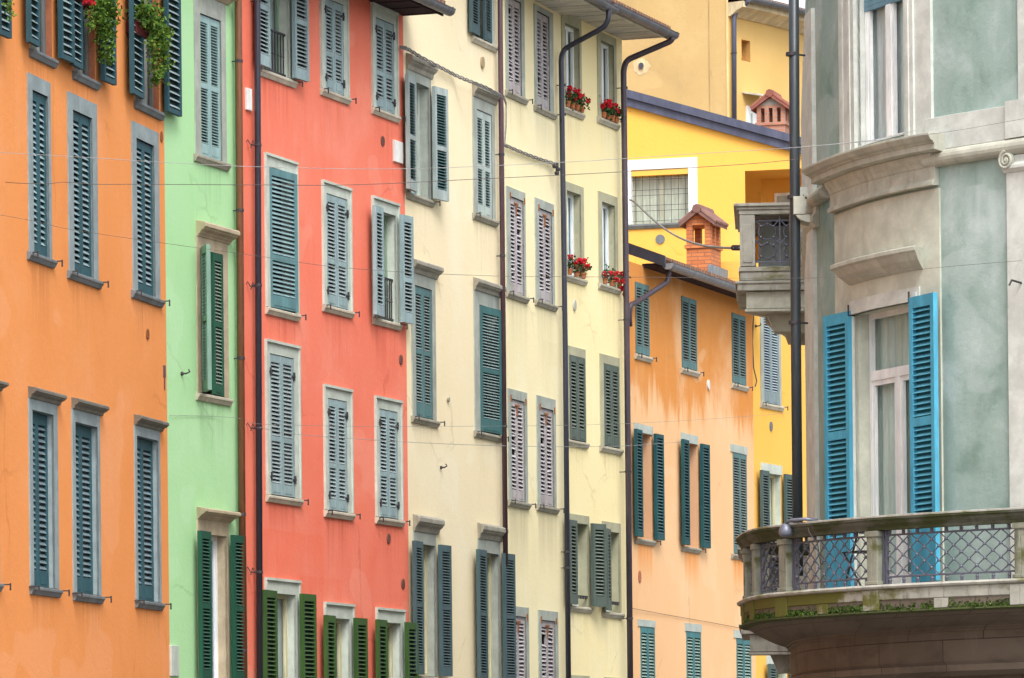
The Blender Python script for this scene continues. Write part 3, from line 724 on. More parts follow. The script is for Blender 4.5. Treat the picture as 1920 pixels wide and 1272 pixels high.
# ================================================================ cream house
H = House('town_house', FK, 0, FK.L, FK.V(880, -190), 'cream house with rough stone hoods over tall shuttered windows')
kw = dict(surround=M['surround'])
window(H, (889, 919, -150, 76), (884, 925, -170), ST_CREAM3, (178, 3), rec=.07, sillm=M['sill_pale'], catch=None, dh=.03, **kw)
window(H, (768, 803, 158, 368), (762, 807, 140), ST_CREAM0, (177, 171), rec=.13, surround=M['surround_grey'], sillm=M['sill_grey'], hoodp=(763, 806, 109, 140, .11), hoodm=M['hood_grey'], kind='blue', sash=M['surround_pale'], catch='R', dh=.06)
window(H, (893, 921, 211, 406), (886, 926.5, 190), ST_CREAM1, (0, 0), rec=.05, surround=M['surround_grey'], sillm=M['sill_grey'], hoodp=(887, 926, 163, 190, .11), hoodm=M['hood_grey'], dh=.005)
window(H, (777.5, 809, 540, 784), (771, 815.5, 518), ST_CREAM2, (0, 0), rec=.05, surround=M['surround_grey'], sillm=M['sill_grey'], hoodp=(772, 815, 491, 518, .12), hoodm=M['hood_grey'], dh=.005)
window(H, (898, 933, 577, 813), (888.5, 936, 552), ST_CREAM2B, (4, None), rec=.05, single=True, surround=M['surround_grey'], sillm=M['sill_grey'], hoodp=(889, 935, 527, 552, .11), hoodm=M['hood_grey'], dh=.02, label='window with one wide teal shutter')
window(H, (781, 815, 1022, 1268), (775, 817, 1000), ST_CREAM3, (177, 177), rec=.11, surround=M['surround_grey'], sillm=M['sill_grey'], hoodp=(776, 817, 967, 1000, .12), hoodm=M['hood_grey'], kind='grey', sash=M['sash_cream'], catch=None, dh=.06)
window(H, (901, 935, 1038, 1285), (896, 937, 1014), ST_CREAM3, (177, 177), rec=.11, surround=M['surround_grey'], sillm=M['sill_grey'], hoodp=(897, 937, 983, 1014, .12), hoodm=M['hood_grey'], kind='grey', sash=M['sash_cream'], catch=None, dh=.06)
plate(H, 903, 118, .075, .09, pnt('tan_vent', (.42, .33, .2)), d=.03); plate(H, 839, 750, .035, .035, M['sill_grey'], d=.03); hook(H, 826, 877, ln=.1)
H.finish(plaster('cream_limewash', (.85, .735, .50), (.88, .81, .63), (.77, .645, .41), .6, .4, streak=.14, runs=sill_runs(H, 0.35)), INW)
eave(H, FK.V(880, -190), .7, M['soffit_dark'], M['gutter_grey'], M['roof_tiles'])
pipe(H, [(937, -150, .1), (938, 60, .1), (948, 1060, .1)], .04, M['pipe_maroon'], (290, 480, 800))

# ================================================================ pale yellow house with peeling shutters
vE = FA.V(1040, 22)
H = House('town_house', FA, 0, FA.L, vE, 'pale yellow house with peeling lilac shutters and streaky stains')
kw = dict(surround=M['surround_grey'], sillm=M['sill_grey'], old=True, st=ST_OLD)
specs = [((952, 976, 0, 176), (947, 982, -8)), ((1006, 1029, 27, 204), (1001, 1036, 17)),
         ((956, 980.5, 373, 552), (949, 984, 356)), ((1009.5, 1034, 395, 567), (1003, 1038, 378)),
         ((957.5, 983, 751, 940), (952, 987.5, 733)), ((1012, 1037, 767, 949), (1006, 1041, 746)),
         ((958.5, 985.5, 1156, 1345), (953.5, 990.5, 1138)), ((1014, 1040, 1164, 1352), (1009, 1045.5, 1146))]
stA = []
for i, (o, fr) in enumerate(specs):
    W, (u0, u1, v0, v1) = window(H, o, fr, sh=(0, 0), rec=.05, dh=-.005, catch='LR', **kw)
    stA.append((u0 - .15, u1 + .2, v0 - .1, 1.3 if i >= 2 else .7, .42 if i >= 4 else .2))
    if i >= 2:
        m = MB(); uc = (u0 + u1) / 2
        m.fbox(FA, uc - .10, uc + .10, v1 - .10, v1 - .072, .0, .012); m.fbox(FA, uc - .022, uc + .022, v1 - .26, v1 - .10, .0, .010)
        m.build('hinge', M['rust'], W)
        for uu in (u0 - .03, u1 + .03):
            m = MB(); m.fbox(FA, uu - .012, uu + .012, v1 - .05, v1 + .05, .0, .035); m.build('hinge', M['rust'], W)
stA.append((FA.L - 1.25, FA.L - .3, FA.V(1020, 640), 2.2, .1))
H.finish(plaster('pale_yellow_limewash_stained', (.85, .755, .48), (.88, .83, .61), (.73, .64, .39), .6, .4, streak=.3, stains=stA, stain_col=(.30, .27, .17), runs=sill_runs(H, 0.3)), INW)
eave(H, vE, .8, M['soffit_pale'], M['gutter_grey'], M['roof_tiles'], gr=.085)

# ================================================================ pale yellow house with geraniums
vE = FB.V(1170, 76)
H = House('town_house', FB, 0, FB.L, vE, 'pale yellow house with red geraniums on its sills under a wide grey gutter')
HB = H
kw = dict(surround=M['surround_khaki'], sillm=M['sill_tan'], catch=None)
_, OB1 = window(H, (1058, 1085, 50, 206), (1052.5, 1089, 30), rec=.08, kind='grey', sash=M['sash_white'], **kw)
_, OB2 = window(H, (1125.5, 1150, 82, 226), (1119.5, 1154.5, 66), rec=.08, kind='grey', sash=M['sash_white'], **kw)
_, OB3 = window(H, (1062, 1088, 362, 519), (1056, 1093.5, 346), rec=.11, kind='blue', sash=M['sash_white'], **kw)
_, OB4 = window(H, (1128, 1152, 383, 536), (1121.5, 1157, 365), rec=.10, kind='blue', sash=M['sash_white'], **kw)
window(H, (1066, 1095, 669, 827), (1061, 1097, 652), ST_GREYG, (0, 0), rec=.04, dh=.03, **kw)
window(H, (1131, 1158, 685, 839), (1124.5, 1161, 668), ST_GREYG, (0, 0), rec=.04, dh=.03, **kw)
window(H, (1071, 1101, 982, 1137), (1066, 1104, 966), ST_GREYG, (178, 166), rec=.16, kind='blue', sash=M['sash_white'], dh=.06, **kw)
window(H, (1134, 1160, 998, 1148), (1129, 1163, 980), ST_GREYG, (170, None), rec=.16, kind='one', sash=M['sash_white'], dh=.06, **kw)
for (ua_, ub_, va_, vb_) in H.holes[-2:]:
    Wb = [o for o in H.root.children if o.name.startswith('window')][-2 if (ua_, ub_, va_, vb_) == H.holes[-2] else -1]
    m = MB(); m.fbox(FB, ua_, ub_, va_ + .155, va_ + .18, -.02, .005)
    for j in range(6): m.ball(FB.P(ua_ + (ub_ - ua_) * (j + .5) / 6, va_ + .14, -.005), .022, 6, 4)
    m.build('window_bar', M['iron'], Wb)
window(H, (1076, 1100, 1282, 1400), (1070, 1104, 1267), ST_GREYG, (0, 0), rec=.04, dh=.03, **kw); window(H, (1139, 1160, 1284, 1400), (1133, 1164, 1271), ST_GREYG, (0, 0), rec=.04, dh=.03, **kw)
plate(H, 1076, 573, .06, .09, pnt('grey_vent', (.5, .5, .44)), d=.03)
H.finish(plaster('pale_yellow_limewash', (.85, .735, .42), (.88, .81, .55), (.77, .65, .33), .6, .4, streak=.2, runs=sill_runs(H, 0.35)), INW)
eave(H, vE, .8, M['soffit_pale'], M['gutter_grey'], M['roof_tiles'], gr=.085, overR=.06)
pipe(H, [(1141, 2, .93), (1141, 47, .93), (1058, 92, .14), (1052, 108, .12), (1060, 660, .12), (1067, 1400, .12)], .043, M['pipe_navy'], (160, 215, 1035, 1065))
pipe(H, [(1262, 70, .93), (1257, 78, .88), (1175, 113, .17), (1169, 130, .15), (1176, 700, .15), (1183, 1400, .15)], .05, M['pipe_plum'], (165, 600, 885, 1160))

# ================================================================ orange house beyond, low eave
gv = FR.V(1258, 502, .42)
H = House('town_house', FR, 0, FR.L, gv + .02, 'peach and orange house with a low grey gutter and teal shutters')
HR = H
kw = dict(surround=M['sill_pale'], lining=None)
for o in ((1191, 1216, 532, 666), (1277.5, 1305, 559, 693), (1372, 1397, 590, 721)):
    window(H, o, None, ST_BCLOSED, (0, 0), rec=.03, dh=.02, surround=M['surround_grey'], sillm=M['sill_pale'], sill_ov=.1)
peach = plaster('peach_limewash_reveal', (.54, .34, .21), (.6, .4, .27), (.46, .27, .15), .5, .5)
rs = []
for o, fr, sh, kd in (((1195, 1221, 813, 1011), (1189, 1223.5, 797), (177, 178), 'blind'), ((1283, 1308, 832, 1026), (1277, 1308.5, 815), (177, 178), 'blind'), ((1374.5, 1400, 851, 1040), (1370, 1401, 836), (0, 0), 'dark')):
    _, (a, b, c, d) = window(H, o, fr, ST_BTEAL if kd == 'blind' else ST_BCLOSED, sh, rec=.17 if kd == 'blind' else .03, surround=M['surround'], lining=peach, sillm=M['sill_grey'], kind=kd, lintel_only=True, dh=.05 if kd == 'blind' else .01, catch='R', sill_ov=.05)
    rs.append((a - .05, b + .05, c - .1, .75, .85))
for o, fr in (((1201, 1227.5, 1176, 1330), (1196, 1228, 1163)), ((1287, 1314, 1185, 1335), (1284, 1315, 1170)), ((1381, 1408, 1198, 1345), (1376, 1409, 1183))):
    window(H, o, fr, ST_BLOW, (0, 0), rec=.04, dh=.01, surround=M['surround'], sillm=M['sill_grey'], lintel_only=True, catch=None)
plate(H, 1327, 722, .07, .09, M['white_box'], d=.03); plate(H, 1199, 1082, .08, .11, pnt('rosy_vent', (.45, .16, .09)), slots=3)
H.finish(plaster('peach_limewash', (.77, .475, .255), (.81, .565, .35), (.70, .40, .19), .6, .35, streak=.22, stains=rs, band=(FR.V(1300, 765), 2.9, (.63, .25, .06)), stain_col=(.72, .24, .035)), INW, ends=(True, True))
R = eave(H, gv, .34, M['soffit_dark'], metal('pale_gutter_metal', (.21, .215, .24), .45, .4), M['roof_tiles'], u0=FR.U(1206, 520), u1=FR.L + .1, gr=.10, pitch=.38, boards=False)
# verge board at the near end of the low roof
m = MB(); uv0 = FR.U(1206, 520) - .03
prof = [(.42, gv - .02), (.42, gv + .17), (-4.5, gv + .20 + 4.9 * .38), (-4.5, gv - .05 + 4.9 * .38)]
m.ring([[FR.P(uu, v, d) for d, v in prof] for uu in (uv0 - .05, uv0)]); m.build('verge_board', M['pipe_navy'], R)
pipe(H, [(1254, 503, .40), (1253, 528, .38), (1196, 566, .1), (1182, 572, .06), (1180, 590, .04), (1181, 612, .03)], .045, M['pipe_plum'])

# brick chimney of the low roof: find where the sight line meets the roof slope
best = None
for k in range(5, 40):
    d = -k * .1; h = FR.hit(1333, 508, d)
    e = abs(h[1] - (gv + .17 + (.34 - d) * .38))
    if best is None or e < best[0]: best = (e, d, h)
dC, (uC, vC, yC) = best[1], best[2]
M['brick'] = bricks('orange_chimney_brick', (.50, .155, .05), (.60, .21, .075), (.25, .12, .07))
M['brick_old'] = bricks('old_chimney_brick', (.36, .15, .10), (.42, .2, .13), (.3, .24, .2))
def chimney(F, u0, u1, d0, d1, va, vb, vc, vd, apex, parent, mat, gable, roofm, cols, name='chimney'):
    """va foot, vb top of shaft, vc top of the openings, vd roof springing"""
    m = MB()
    m.fbox(F, u0, u1, va, vb - .06, d0, d1); m.fbox(F, u0 - .03, u1 + .03, vb - .06, vb, d0 - .03, d1 + .03)
    pw = (d1 - d0) * .24
    for a in ((d0, d0 + pw), (d1 - pw, d1)) if cols == 2 else [(d0 + (d1 - d0 - .09) * j / 3, d0 + (d1 - d0 - .09) * j / 3 + .09) for j in range(4)]:
        for b in ((u0, u0 + .12), (u1 - .12, u1)): m.fbox(F, b[0], b[1], vb, vc, a[0], a[1])
    for b in ([((u0 + u1) / 2 - .05, (u0 + u1) / 2 + .05)]):
        m.fbox(F, b[0], b[1], vb, vc, d1 - .1, d1 - .003)
    m.fbox(F, u0, u1, vc, vd, d0, d1)
    o = m.build(name, mat, parent)
    g = MB(); c = (d0 + d1) / 2
    g.ring([[F.P(uu, vd + .001, d0 + .01), F.P(uu, vd + .001, d1 - .01), F.P(uu, apex - .07, c)] for uu in (u0 + .012, u1 - .012)]); g.build('gable_infill', gable, o)
    r = MB(); ov = .1; w = (d1 - d0) / 2 + ov; sl = (apex - vd) / ((d1 - d0) / 2)
    for sg in (-1, 1):
        e = c + sg * w; ev = apex - sl * w
        r.ring([[F.P(uu, apex, c), F.P(uu, ev, e), F.P(uu, ev - .05, e), F.P(uu, apex - .055, c)] for uu in (u0 - ov, u1 + ov)])
        n = 7
        for j in range(n):
            uu = u0 - ov + (u1 - u0 + 2 * ov) * (j + .5) / n
            r.tube([F.P(uu, apex + .015, c + sg * .03), F.P(uu, ev + .012, e + sg * .02)], .045, 8)
    n = 4
    for j in range(n):
        ua = u0 - ov - .02 + (u1 - u0 + 2 * ov) * j / n; r.tube([F.P(ua, apex + .015, c), F.P(ua + (u1 - u0 + 2 * ov) / n + .04, apex + .035, c)], .085, 8)
    r.build('chimney_roof', roofm, o)
    return o
pm = lambda y0, y1: (y1 - y0) * yC / FP
va = vC - .25
chimney(FR, uC, uC + .66, dC - .47, dC, va, vC + pm(458, 508), vC + pm(421, 508), vC + pm(411, 508), vC + pm(393, 508), HR.root, M['brick'], M['brick'], stone('old_roof_tiles', (.22, .12, .10), (.08, .07, .07), .6, 6), 2)
m = MB(); m.fbox(FR, uC - .15, uC + .95, vC - .26, vC + .10, dC - .02, dC + .05); m.build('flashing', metal('lead_flashing', (.20, .25, .29), .5, .5), HR.root)

# ================================================================ deep yellow house, end of the row
H = House('town_house', FY, 0, FY.L, FY.V(1450, 500), 'deep yellow house past the peach one, partly behind the stone balcony')
window(H, (1430.5, 1459, 556, 758), (1425, 1463, 535), ST_BYT, (0, 0), rec=.05, dh=.01, surround=M['surround_grey'], sillm=M['sill_pale'])
window(H, (1433, 1464, 889, 1035), (1427, 1466, 871), ST_BY, (177, 177), rec=.11, surround=M['surround_pale'], sillm=M['sill_grey'], kind='pale', sash=M['sash_cream'], lintel_only=True, dh=.06, catch=None)
window(H, (1446, 1475, 1249, 1400), (1437, 1476, 1228), ST_BY, (177, 177), rec=.11, surround=M['surround_pale'], sillm=M['sill_grey'], kind='pale', sash=M['sash_cream'], lintel_only=True, dh=.06, catch=None)
plate(H, 1445, 800, .07, .09, M['sill_dark'], d=.02)
yel = plaster('deep_yellow_limewash', (.80, .455, .10), (.83, .53, .17), (.75, .39, .055), .5, .35, streak=.12)
H.finish(yel, INW)
m = MB(); m.tube([FY.at(1413, 585, .04), FY.at(1411, 640, .04), FY.at(1413, 690, .05), FY.at(1419, 715, .05), FY.at(1416, 725, .03)], .012, 6); m.build('wall_cable', M['wire_dark'], H.root)
hook(H, 1416, 612)

# ================================================================ yellow house with the gable
gd = Vector((.963, -.27)).normalized(); g0 = at(1285, 300, 100); g0 = Vector((g0.x, g0.y))
FGa = Facade((g0 - gd * 2.8, g0 + gd * 3.4))
uL = FGa.U(1397, 350)
va, vb = FGa.V(1177, 200), FGa.V(1490, 286); ua, ub = FGa.U(1177, 200), FGa.U(1490, 286); sl = (vb - va) / (ub - ua)
vline = lambda u: va + (u - ua) * sl
vlow = vline(FGa.L)
H = House('town_house', FGa, 0, FGa.L, vlow, 'bright yellow gabled house with a grey verge, a barred window and a loggia')
window(H, (1184, 1291, 317, 419), (1176, 1308, 298), None, None, rec=.16, surround=M['sash_white'], sillm=M['sill_dark'], kind='pale', sash=pnt('greyish_sash', (.45, .46, .36)), catch=None, sill_ov=.0, sillproj=.07)
Wn = [o for o in H.root.children if o.name.startswith('window')][-1]
u0, u1, v0, v1 = H.holes[-1]
m = MB()
for j in range(8):
    uu = u0 + (u1 - u0) * (j + .5) / 8; m.fbox(FGa, uu - .0045, uu + .0045, v0 + .01, v1 - .01, -.06, -.05)
for j in range(7):
    vv = v0 + (v1 - v0) * (j + .5) / 7 + (.03 if j % 2 else -.02); m.fbox(FGa, u0 + .005, u1 - .005, vv - .0045, vv + .0045, -.048, -.04)
m.build('window_grille', M['iron'], Wn)
lv1, lv0 = FGa.V(1400, 303), FGa.V(1440, 520)
H.holes.append((uL, FGa.L + .01, lv0, lv1))
plate(H, 1238, 449, .10, .10, M['sill_dark'], d=.02)
wl = H.finish(yel, (.27, .963), 8., ends=(True, False))
m = MB()
m.face([FGa.P(0, vlow, 0), FGa.P(FGa.L, vlow, 0), FGa.P(0, vline(0), 0)], [(0, vlow), (FGa.L, vlow), (0, vline(0))])
m.build('gable_wall', yel, H.root, solid=False)
m = MB()
m.fbox(FGa, uL - .0, FGa.L + 1.5, lv0, lv1 + .3, -1.6, -1.5); m.build('loggia_wall', yel, H.root)
m = MB(); m.fbox(FGa, uL, FGa.L + 1.5, lv1, lv1 + .1, -1.49, -.01); m.fbox(FGa, uL + .02, FGa.L + 1.5, lv1 - .12, lv1 - .002, -.8, -.7); m.build('loggia_ceiling', M['soffit_pale'], H.root)
m = MB(); m.fbox(FGa, uL + .3, uL + .95, lv0, FGa.V(1440, 364, -1.5), -1.49, -1.44); m.fbox(FGa, uL + .36, uL + .89, lv0, FGa.V(1440, 370, -1.5), -1.44, -1.42, 1); m.build('loggia_window', [M['sash_white'], M['curtain_grey']], H.root)
m = MB(); th = FGa.V(1177, 172) - FGa.V(1177, 203); th2 = th * .5
vl = pnt('slate_blue_verge_metal', (.085, .095, .15), rough=.4)
e = 1.2
for (h0, h1, d0, d1) in ((0, th2, -.02, .10), (th2 + .004, th, -.02, .16)):
    m.ring([[FGa.P(-.0, vline(0) + h0, d), FGa.P(FGa.L + e, vline(FGa.L + e) + h0, d), FGa.P(FGa.L + e, vline(FGa.L + e) + h1, d), FGa.P(0, vline(0) + h1, d)] for d in (d0, d1)])
rf = MB(); rf.ring([[FGa.P(0, vline(0) + .08, d), FGa.P(FGa.L + e, vline(FGa.L + e) + .08, d), FGa.P(FGa.L + e, vline(FGa.L + e) + th - .02, d), FGa.P(0, vline(0) + th - .02, d)] for d in (-8, -.021)])
Rg = rf.build('roof', M['roof_tiles'], H.root); m.build('verge_board', vl, Rg)
# chimney behind the verge with a small tiled roof
dd = -1.6
h = FGa.hit(1419, 255, dd); u0 = h[0]; u1 = FGa.U(1472, 255, dd); s = h[2] / FP
FCh = Facade((FGa.P(u1, 0, dd).to_2d(), (FGa.P(u1, 0, dd) + Vector((.27, .963, 0)) * .7).to_2d()))
# this little frame runs away from us: its u is depth, its d points to the right of the front face
vv = lambda y: h[1] + (255 - y) * s
chimney(FCh, 0, .62, -(u1 - u0), 0, vv(275), vv(231), vv(204), vv(198), vv(179), H.root, M['brick_old'], stone('chimney_mortar', (.36, .36, .33), (.3, .16, .1), .6, 5), stone('red_tiles', (.27, .10, .075), (.16, .07, .06), .5, 6), 4)

# ================================================================ ochre house at the back
och = plaster('ochre_limewash', (.47, .325, .145), (.55, .40, .20), (.33, .24, .12), .6, .7, streak=.3, stains=((1.4, 4.0, HC + 15.0, 1.6, .3),), stain_col=(.33, .25, .13))
a = at(1100, 100, 112); b = at(1366, 100, 112)
FOc = Facade((a.to_2d(), b.to_2d()))
H = House('town_house', FOc, 0, FOc.L, FOc.V(1250, -180), 'tall ochre house at the back with a curved eave and a grey downpipe')
H.finish(och, (0, 1), 8.)
m = MB(); u0, v0, _ = FOc.hit(1331, 225); m.fbox(FOc, u0 - .012, u0 + .012, 0, H.vt, -.01, .012); m.build('wall_joint', pnt('joint_shade', (.40, .27, .12)), H.root)
m = MB(); u0 = FOc.U(1362, 100); m.fbox(FOc, u0, FOc.L - .002, 0, H.vt - .003, -.01, .02); m.build('quoin_strip', pnt('pale_quoin', (.72, .5, .24)), H.root)
m = MB(); u, v, _ = FOc.hit(1202, 124); n = 20
rg = [[FOc.P(u + math.cos(6.283 * q / n) * .06, v + math.sin(6.283 * q / n) * .07, dd) for q in range(n)] for dd in (-.01, .06)]; m.ring(rg); vp = m.build('vent_pipe', M['pipe_navy'], H.root)
m = MB(); rg = [[FOc.P(u + math.cos(6.283 * q / n) * .2 * random.uniform(.85, 1.1), v - .02 + math.sin(6.283 * q / n) * .19 * random.uniform(.85, 1.1), dd) for q in range(n)] for dd in (-.01, .008)]; m.ring(rg); m.build('patch', pnt('pale_plaster_patch', (.60, .46, .27)), H.root)
roofm = M['roof_tiles']; eave(H, H.vt, .5, M['soffit_dark'], M['gutter_grey'], roofm, depth=8.)
p = b.to_2d(); wl = []
for k in range(9):
    w = k / 8; th = math.radians(38 - 22 * w)
    wl.append(p.copy()); p = p + Vector((math.sin(th), math.cos(th))) * .9
FWg = Facade(wl)
HW = House('town_house', FWg, 0, FWg.L, FWg.V(1440, 46), 'ochre wing curving away behind, with a small square niche', 'painted houses along the curving street')
hn = (FWg.U(1390, 95), FWg.U(1406, 95), FWg.V(1398, 114), FWg.V(1398, 76)); HW.holes.append(hn)
HW.finish(plaster('ochre_limewash_wing', (.64, .425, .155), (.70, .50, .22), (.54, .34, .12), .5, .4, streak=.15), (0.1, 1), 7., breaks=FWg.c)
m = MB(); m.fbox(FWg, hn[0] - .05, hn[1] + .05, hn[2] - .05, hn[3] + .05, -.32, -.3)
for (aa, cc), (bb, ee) in (((hn[0], hn[2]), (hn[0], hn[3])), ((hn[0], hn[3]), (hn[1], hn[3])), ((hn[1], hn[3]), (hn[1], hn[2])), ((hn[1], hn[2]), (hn[0], hn[2]))):
    m.face([FWg.P(aa, cc, .01), FWg.P(bb, ee, .01), FWg.P(bb, ee, -.3), FWg.P(aa, cc, -.3)])
m.build('niche', pnt('niche_plaster', (.62, .36, .12)), HW.root, solid=False)
m = MB(); ve = HW.vt
prof = [(0, ve - .02), (.05, ve - .02), (.25, ve + .10), (.42, ve + .16), (.42, ve + .30), (0, ve + .30)]
m.sweep(FWg, .0, FWg.L, prof, 30); m.build('cornice', pnt('cream_cornice', (.6, .5, .32)), HW.root)
m = MB(); prof = [(.43 + .1 + .1 * math.cos(math.pi + math.pi * q / 8), ve + .36 + .1 * math.sin(math.pi + math.pi * q / 8)) for q in range(9)] + [(.61, ve + .38), (.42, ve + .38)]
m.sweep(FWg, .1, FWg.L, prof, 30); m.build('gutter', M['gutter_grey'], HW.root)
m = MB(); prof = [(.5, ve + .39), (.5, ve + .44), (-6, ve + .95), (-6, ve + .8)]; m.sweep(FWg, 0, FWg.L, prof, 30); m.build('roof', M['roof_tiles'], HW.root)
pipe(HW, [(1404, -4, .5), (1399, 8, .42), (1380, 22, .12), (1376.5, 34, .1), (1377, 260, .1)], .055, metal('slate_pipe', (.075, .08, .12), .4, .2), (100,))
m = MB(); u0, u1 = FWg.U(1391, 175), FWg.U(1424, 175); v0 = FWg.V(1407, 178)
m.box8([FWg.P(u0, v0, 0), FWg.P(u1, v0, 0), FWg.P(u1, v0 - .1, .5), FWg.P(u0, v0 - .1, .5), FWg.P(u0, v0 + .04, 0), FWg.P(u1, v0 + .04, 0), FWg.P(u1, v0 - .06, .5), FWg.P(u0, v0 - .06, .5)]); m.build('window_canopy', M['soffit_pale'], HW.root)
m = MB(); m.fbox(FWg, u0 + .15, u1 - .2, v0 - 1.2, v0 - .28, -.02, .04); m.fbox(FWg, u0 + .35, u1 - .45, v0 - 1.2, v0 - .45, .04, .05, 1); m.build('window', [M['sash_white'], M['curtain_grey']], HW.root)

# ================================================================ green corner building on the right
def catmull(P, n=5):
    P = [Vector(p) for p in P]; out = []
    for i in range(len(P) - 1):
        a = P[max(i - 1, 0)]; b = P[i]; c = P[i + 1]; d = P[min(i + 2, len(P) - 1)]
        for k in range(n):
            t = k / n; out.append(.5 * ((2 * b) + (c - a) * t + (2 * a - 5 * b + 4 * c - d) * t * t + (3 * b - a - 3 * c + d) * t ** 3))
    return out + [P[-1]]
cur = catmull([(3.70, 58.3), (3.735, 57.75), (3.80, 57.2), (3.90, 56.6), (4.02, 56.1), (4.15, 55.65), (4.30, 55.24), (4.6, 54.6), (4.93, 54.08), (5.25, 53.68), (5.58, 53.3), (6.2, 52.6), (7.5, 51.2)], 4)
G = Facade([(4.35, 70.0)] + cur)
V = G.V; U = G.U
def NS(u0, u1): return max(2, int(abs(u1 - u0) / .1))
H = House('corner_building', G, 0, G.L, V(1800, -260), 'grey green corner building with cream mouldings, blue shutters and a curved stone balcony', None)
H.root['category'] = 'building'
HG = H
cream = stone('cream_stone', (.575, .60, .56), (.40, .37, .29), .22, 2.2)
cream2 = stone('stained_cream_stone', (.455, .46, .39), (.22, .19, .13), .45, 2.6)
taupe = stone('taupe_render', (.53, .545, .455), (.40, .40, .32), .2, 2)
bal = stone('mossy_balcony_stone', (.36, .36, .31), (.07, .07, .045), .85, 3.2, ((.105, .105, .022), .42), mossx=(4.5, 8.2))
balp = stone('stained_post_stone', (.26, .265, .21), (.05, .052, .03), .85, 2.2, ((.10, .105, .04), .50))
bal3 = stone('blackened_rail_stone', (.10, .10, .075), (.02, .022, .014), .8, 2.2, ((.04, .048, .015), .42))
mossy = stone('mossy_recess_stone', (.06, .075, .025), (.02, .028, .008), .6, 3)
bal2 = stone('grey_balcony_stone', (.40, .395, .35), (.09, .085, .065), .65, 2.6, ((.16, .16, .07), .52))
k = NT('shaded_soffit_stone'); b_ = k.n.new('ShaderNodeTexBrick'); k.t.links.new(k.map(1, 1), b_.inputs[0])  # dark base puts the shade under the balcony into the stone colour
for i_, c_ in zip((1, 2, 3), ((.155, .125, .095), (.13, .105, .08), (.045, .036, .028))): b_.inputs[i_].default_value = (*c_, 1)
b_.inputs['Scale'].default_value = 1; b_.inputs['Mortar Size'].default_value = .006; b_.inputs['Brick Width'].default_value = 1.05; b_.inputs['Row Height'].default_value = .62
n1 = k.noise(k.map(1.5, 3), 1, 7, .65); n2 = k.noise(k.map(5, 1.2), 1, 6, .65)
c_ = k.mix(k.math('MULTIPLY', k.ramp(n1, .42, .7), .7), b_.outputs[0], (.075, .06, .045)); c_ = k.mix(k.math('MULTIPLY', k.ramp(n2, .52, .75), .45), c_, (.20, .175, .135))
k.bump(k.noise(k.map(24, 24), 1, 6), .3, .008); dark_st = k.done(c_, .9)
vfl = None
door = (U(1608, 800), U(1720, 800), None, V(1655, 578))
upw = (U(1610, 120), U(1703, 120), V(1660, 262), V(1660, -260) - .6)
# balcony plan: outer edge of the hand rail
Bc = Facade(catmull([(3.78, 59.0), (3.2, 58.7), (2.84, 58.25), (2.72, 57.6), (2.725, 56.9), (2.77, 56.0), (2.92, 55.25), (3.17, 54.7), (3.45, 54.2), (3.85, 53.6), (4.2, 53.18), (4.8, 52.6), (5.43, 52.1), (6.2, 51.45), (7.4, 50.4)], 5))
vt = Bc.V(1660, 966)
vfl = vt - .80
H.holes.append((door[0], door[1], vfl, door[3])); H.holes.append(upw)
grn = plaster('grey_green_render', (.30, .395, .36), (.50, .585, .575), (.165, .25, .21), .9, .95, streak=.45, ms=2.6, stains=((U(1810, 480), U(1850, 480), V(1830, 350), 1.5, .6), (U(1850, 480), U(1880, 480), V(1860, 360), 2.0, .5)), stain_col=(.5, .58, .58))
# wall from the balcony floor up
mb = MB(); grid_wall(mb, G, 0, G.L, vfl - .3, H.vt, H.holes, G.c)
A = G.P(0, 0); B = G.P(G.L, 0); qv = Vector((.93, .37, 0)) * 7; 
for X in (A, B): mb.face([X, X + qv, X + qv + Vector((0, 0, H.vt)), X + Vector((0, 0, H.vt))])
mb.face([A + qv, B + qv, B + qv + Vector((0, 0, H.vt)), A + qv + Vector((0, 0, H.vt))])
mb.build('wall', grn, H.root, solid=False)
m = MB(); up = Vector((0, 0, H.vt)); m.box8([A + up, B + up, B + qv + up, A + qv + up, A + up * 1.02, B + up * 1.02, B + qv + up * 1.02, A + qv + up * 1.02]); m.build('roof', M['roof_tiles'], H.root)
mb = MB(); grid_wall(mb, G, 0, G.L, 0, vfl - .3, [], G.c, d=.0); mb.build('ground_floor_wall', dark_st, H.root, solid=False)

def sw(name, mat, u0, u1, prof, k0=0, k1=0, bev=.004, parent=None):
    m = MB(); m.sweep(G, u0, u1, prof, NS(u0, u1), k0, k1); return m.build(name, mat, parent or H.root, bevel=bev)
def plate_g(name, mat, u0, u1, v0, v1, d1, parent=None, d0=-.02):
    m = MB(); m.fbox(G, u0, u1, v0, v1, d0, d1, n=NS(u0, u1)); return m.build(name, mat, parent or H.root)
# belt course: white band above a round moulding, carried round to the left corner
tv1, tv0 = V(1830, 272), V(1830, 303); tr = (tv1 - tv0) / 2; tc = (tv1 + tv0) / 2
uEnd = G.L
uCornL, uCornR = U(1558, 330), U(1779, 280)
tor = [(0, tc - tr)] + [(.03 + tr * math.cos(-math.pi / 2 + math.pi * j / 8), tc + tr * math.sin(-math.pi / 2 + math.pi * j / 8)) for j in range(9)] + [(0, tc + tr)]
uLft = U(1509, 380)
for a, b in ((U(1522, 370), uCornL + .02), (uCornR - .35, uEnd)): sw('belt_moulding', cream2, a, b, tor)
vband = V(1850, 206)
sw('belt_band', cream, uCornR - .35, uEnd, [(0, tv1 - .001), (.055, tv1 - .001), (.055, vband), (0, vband)])
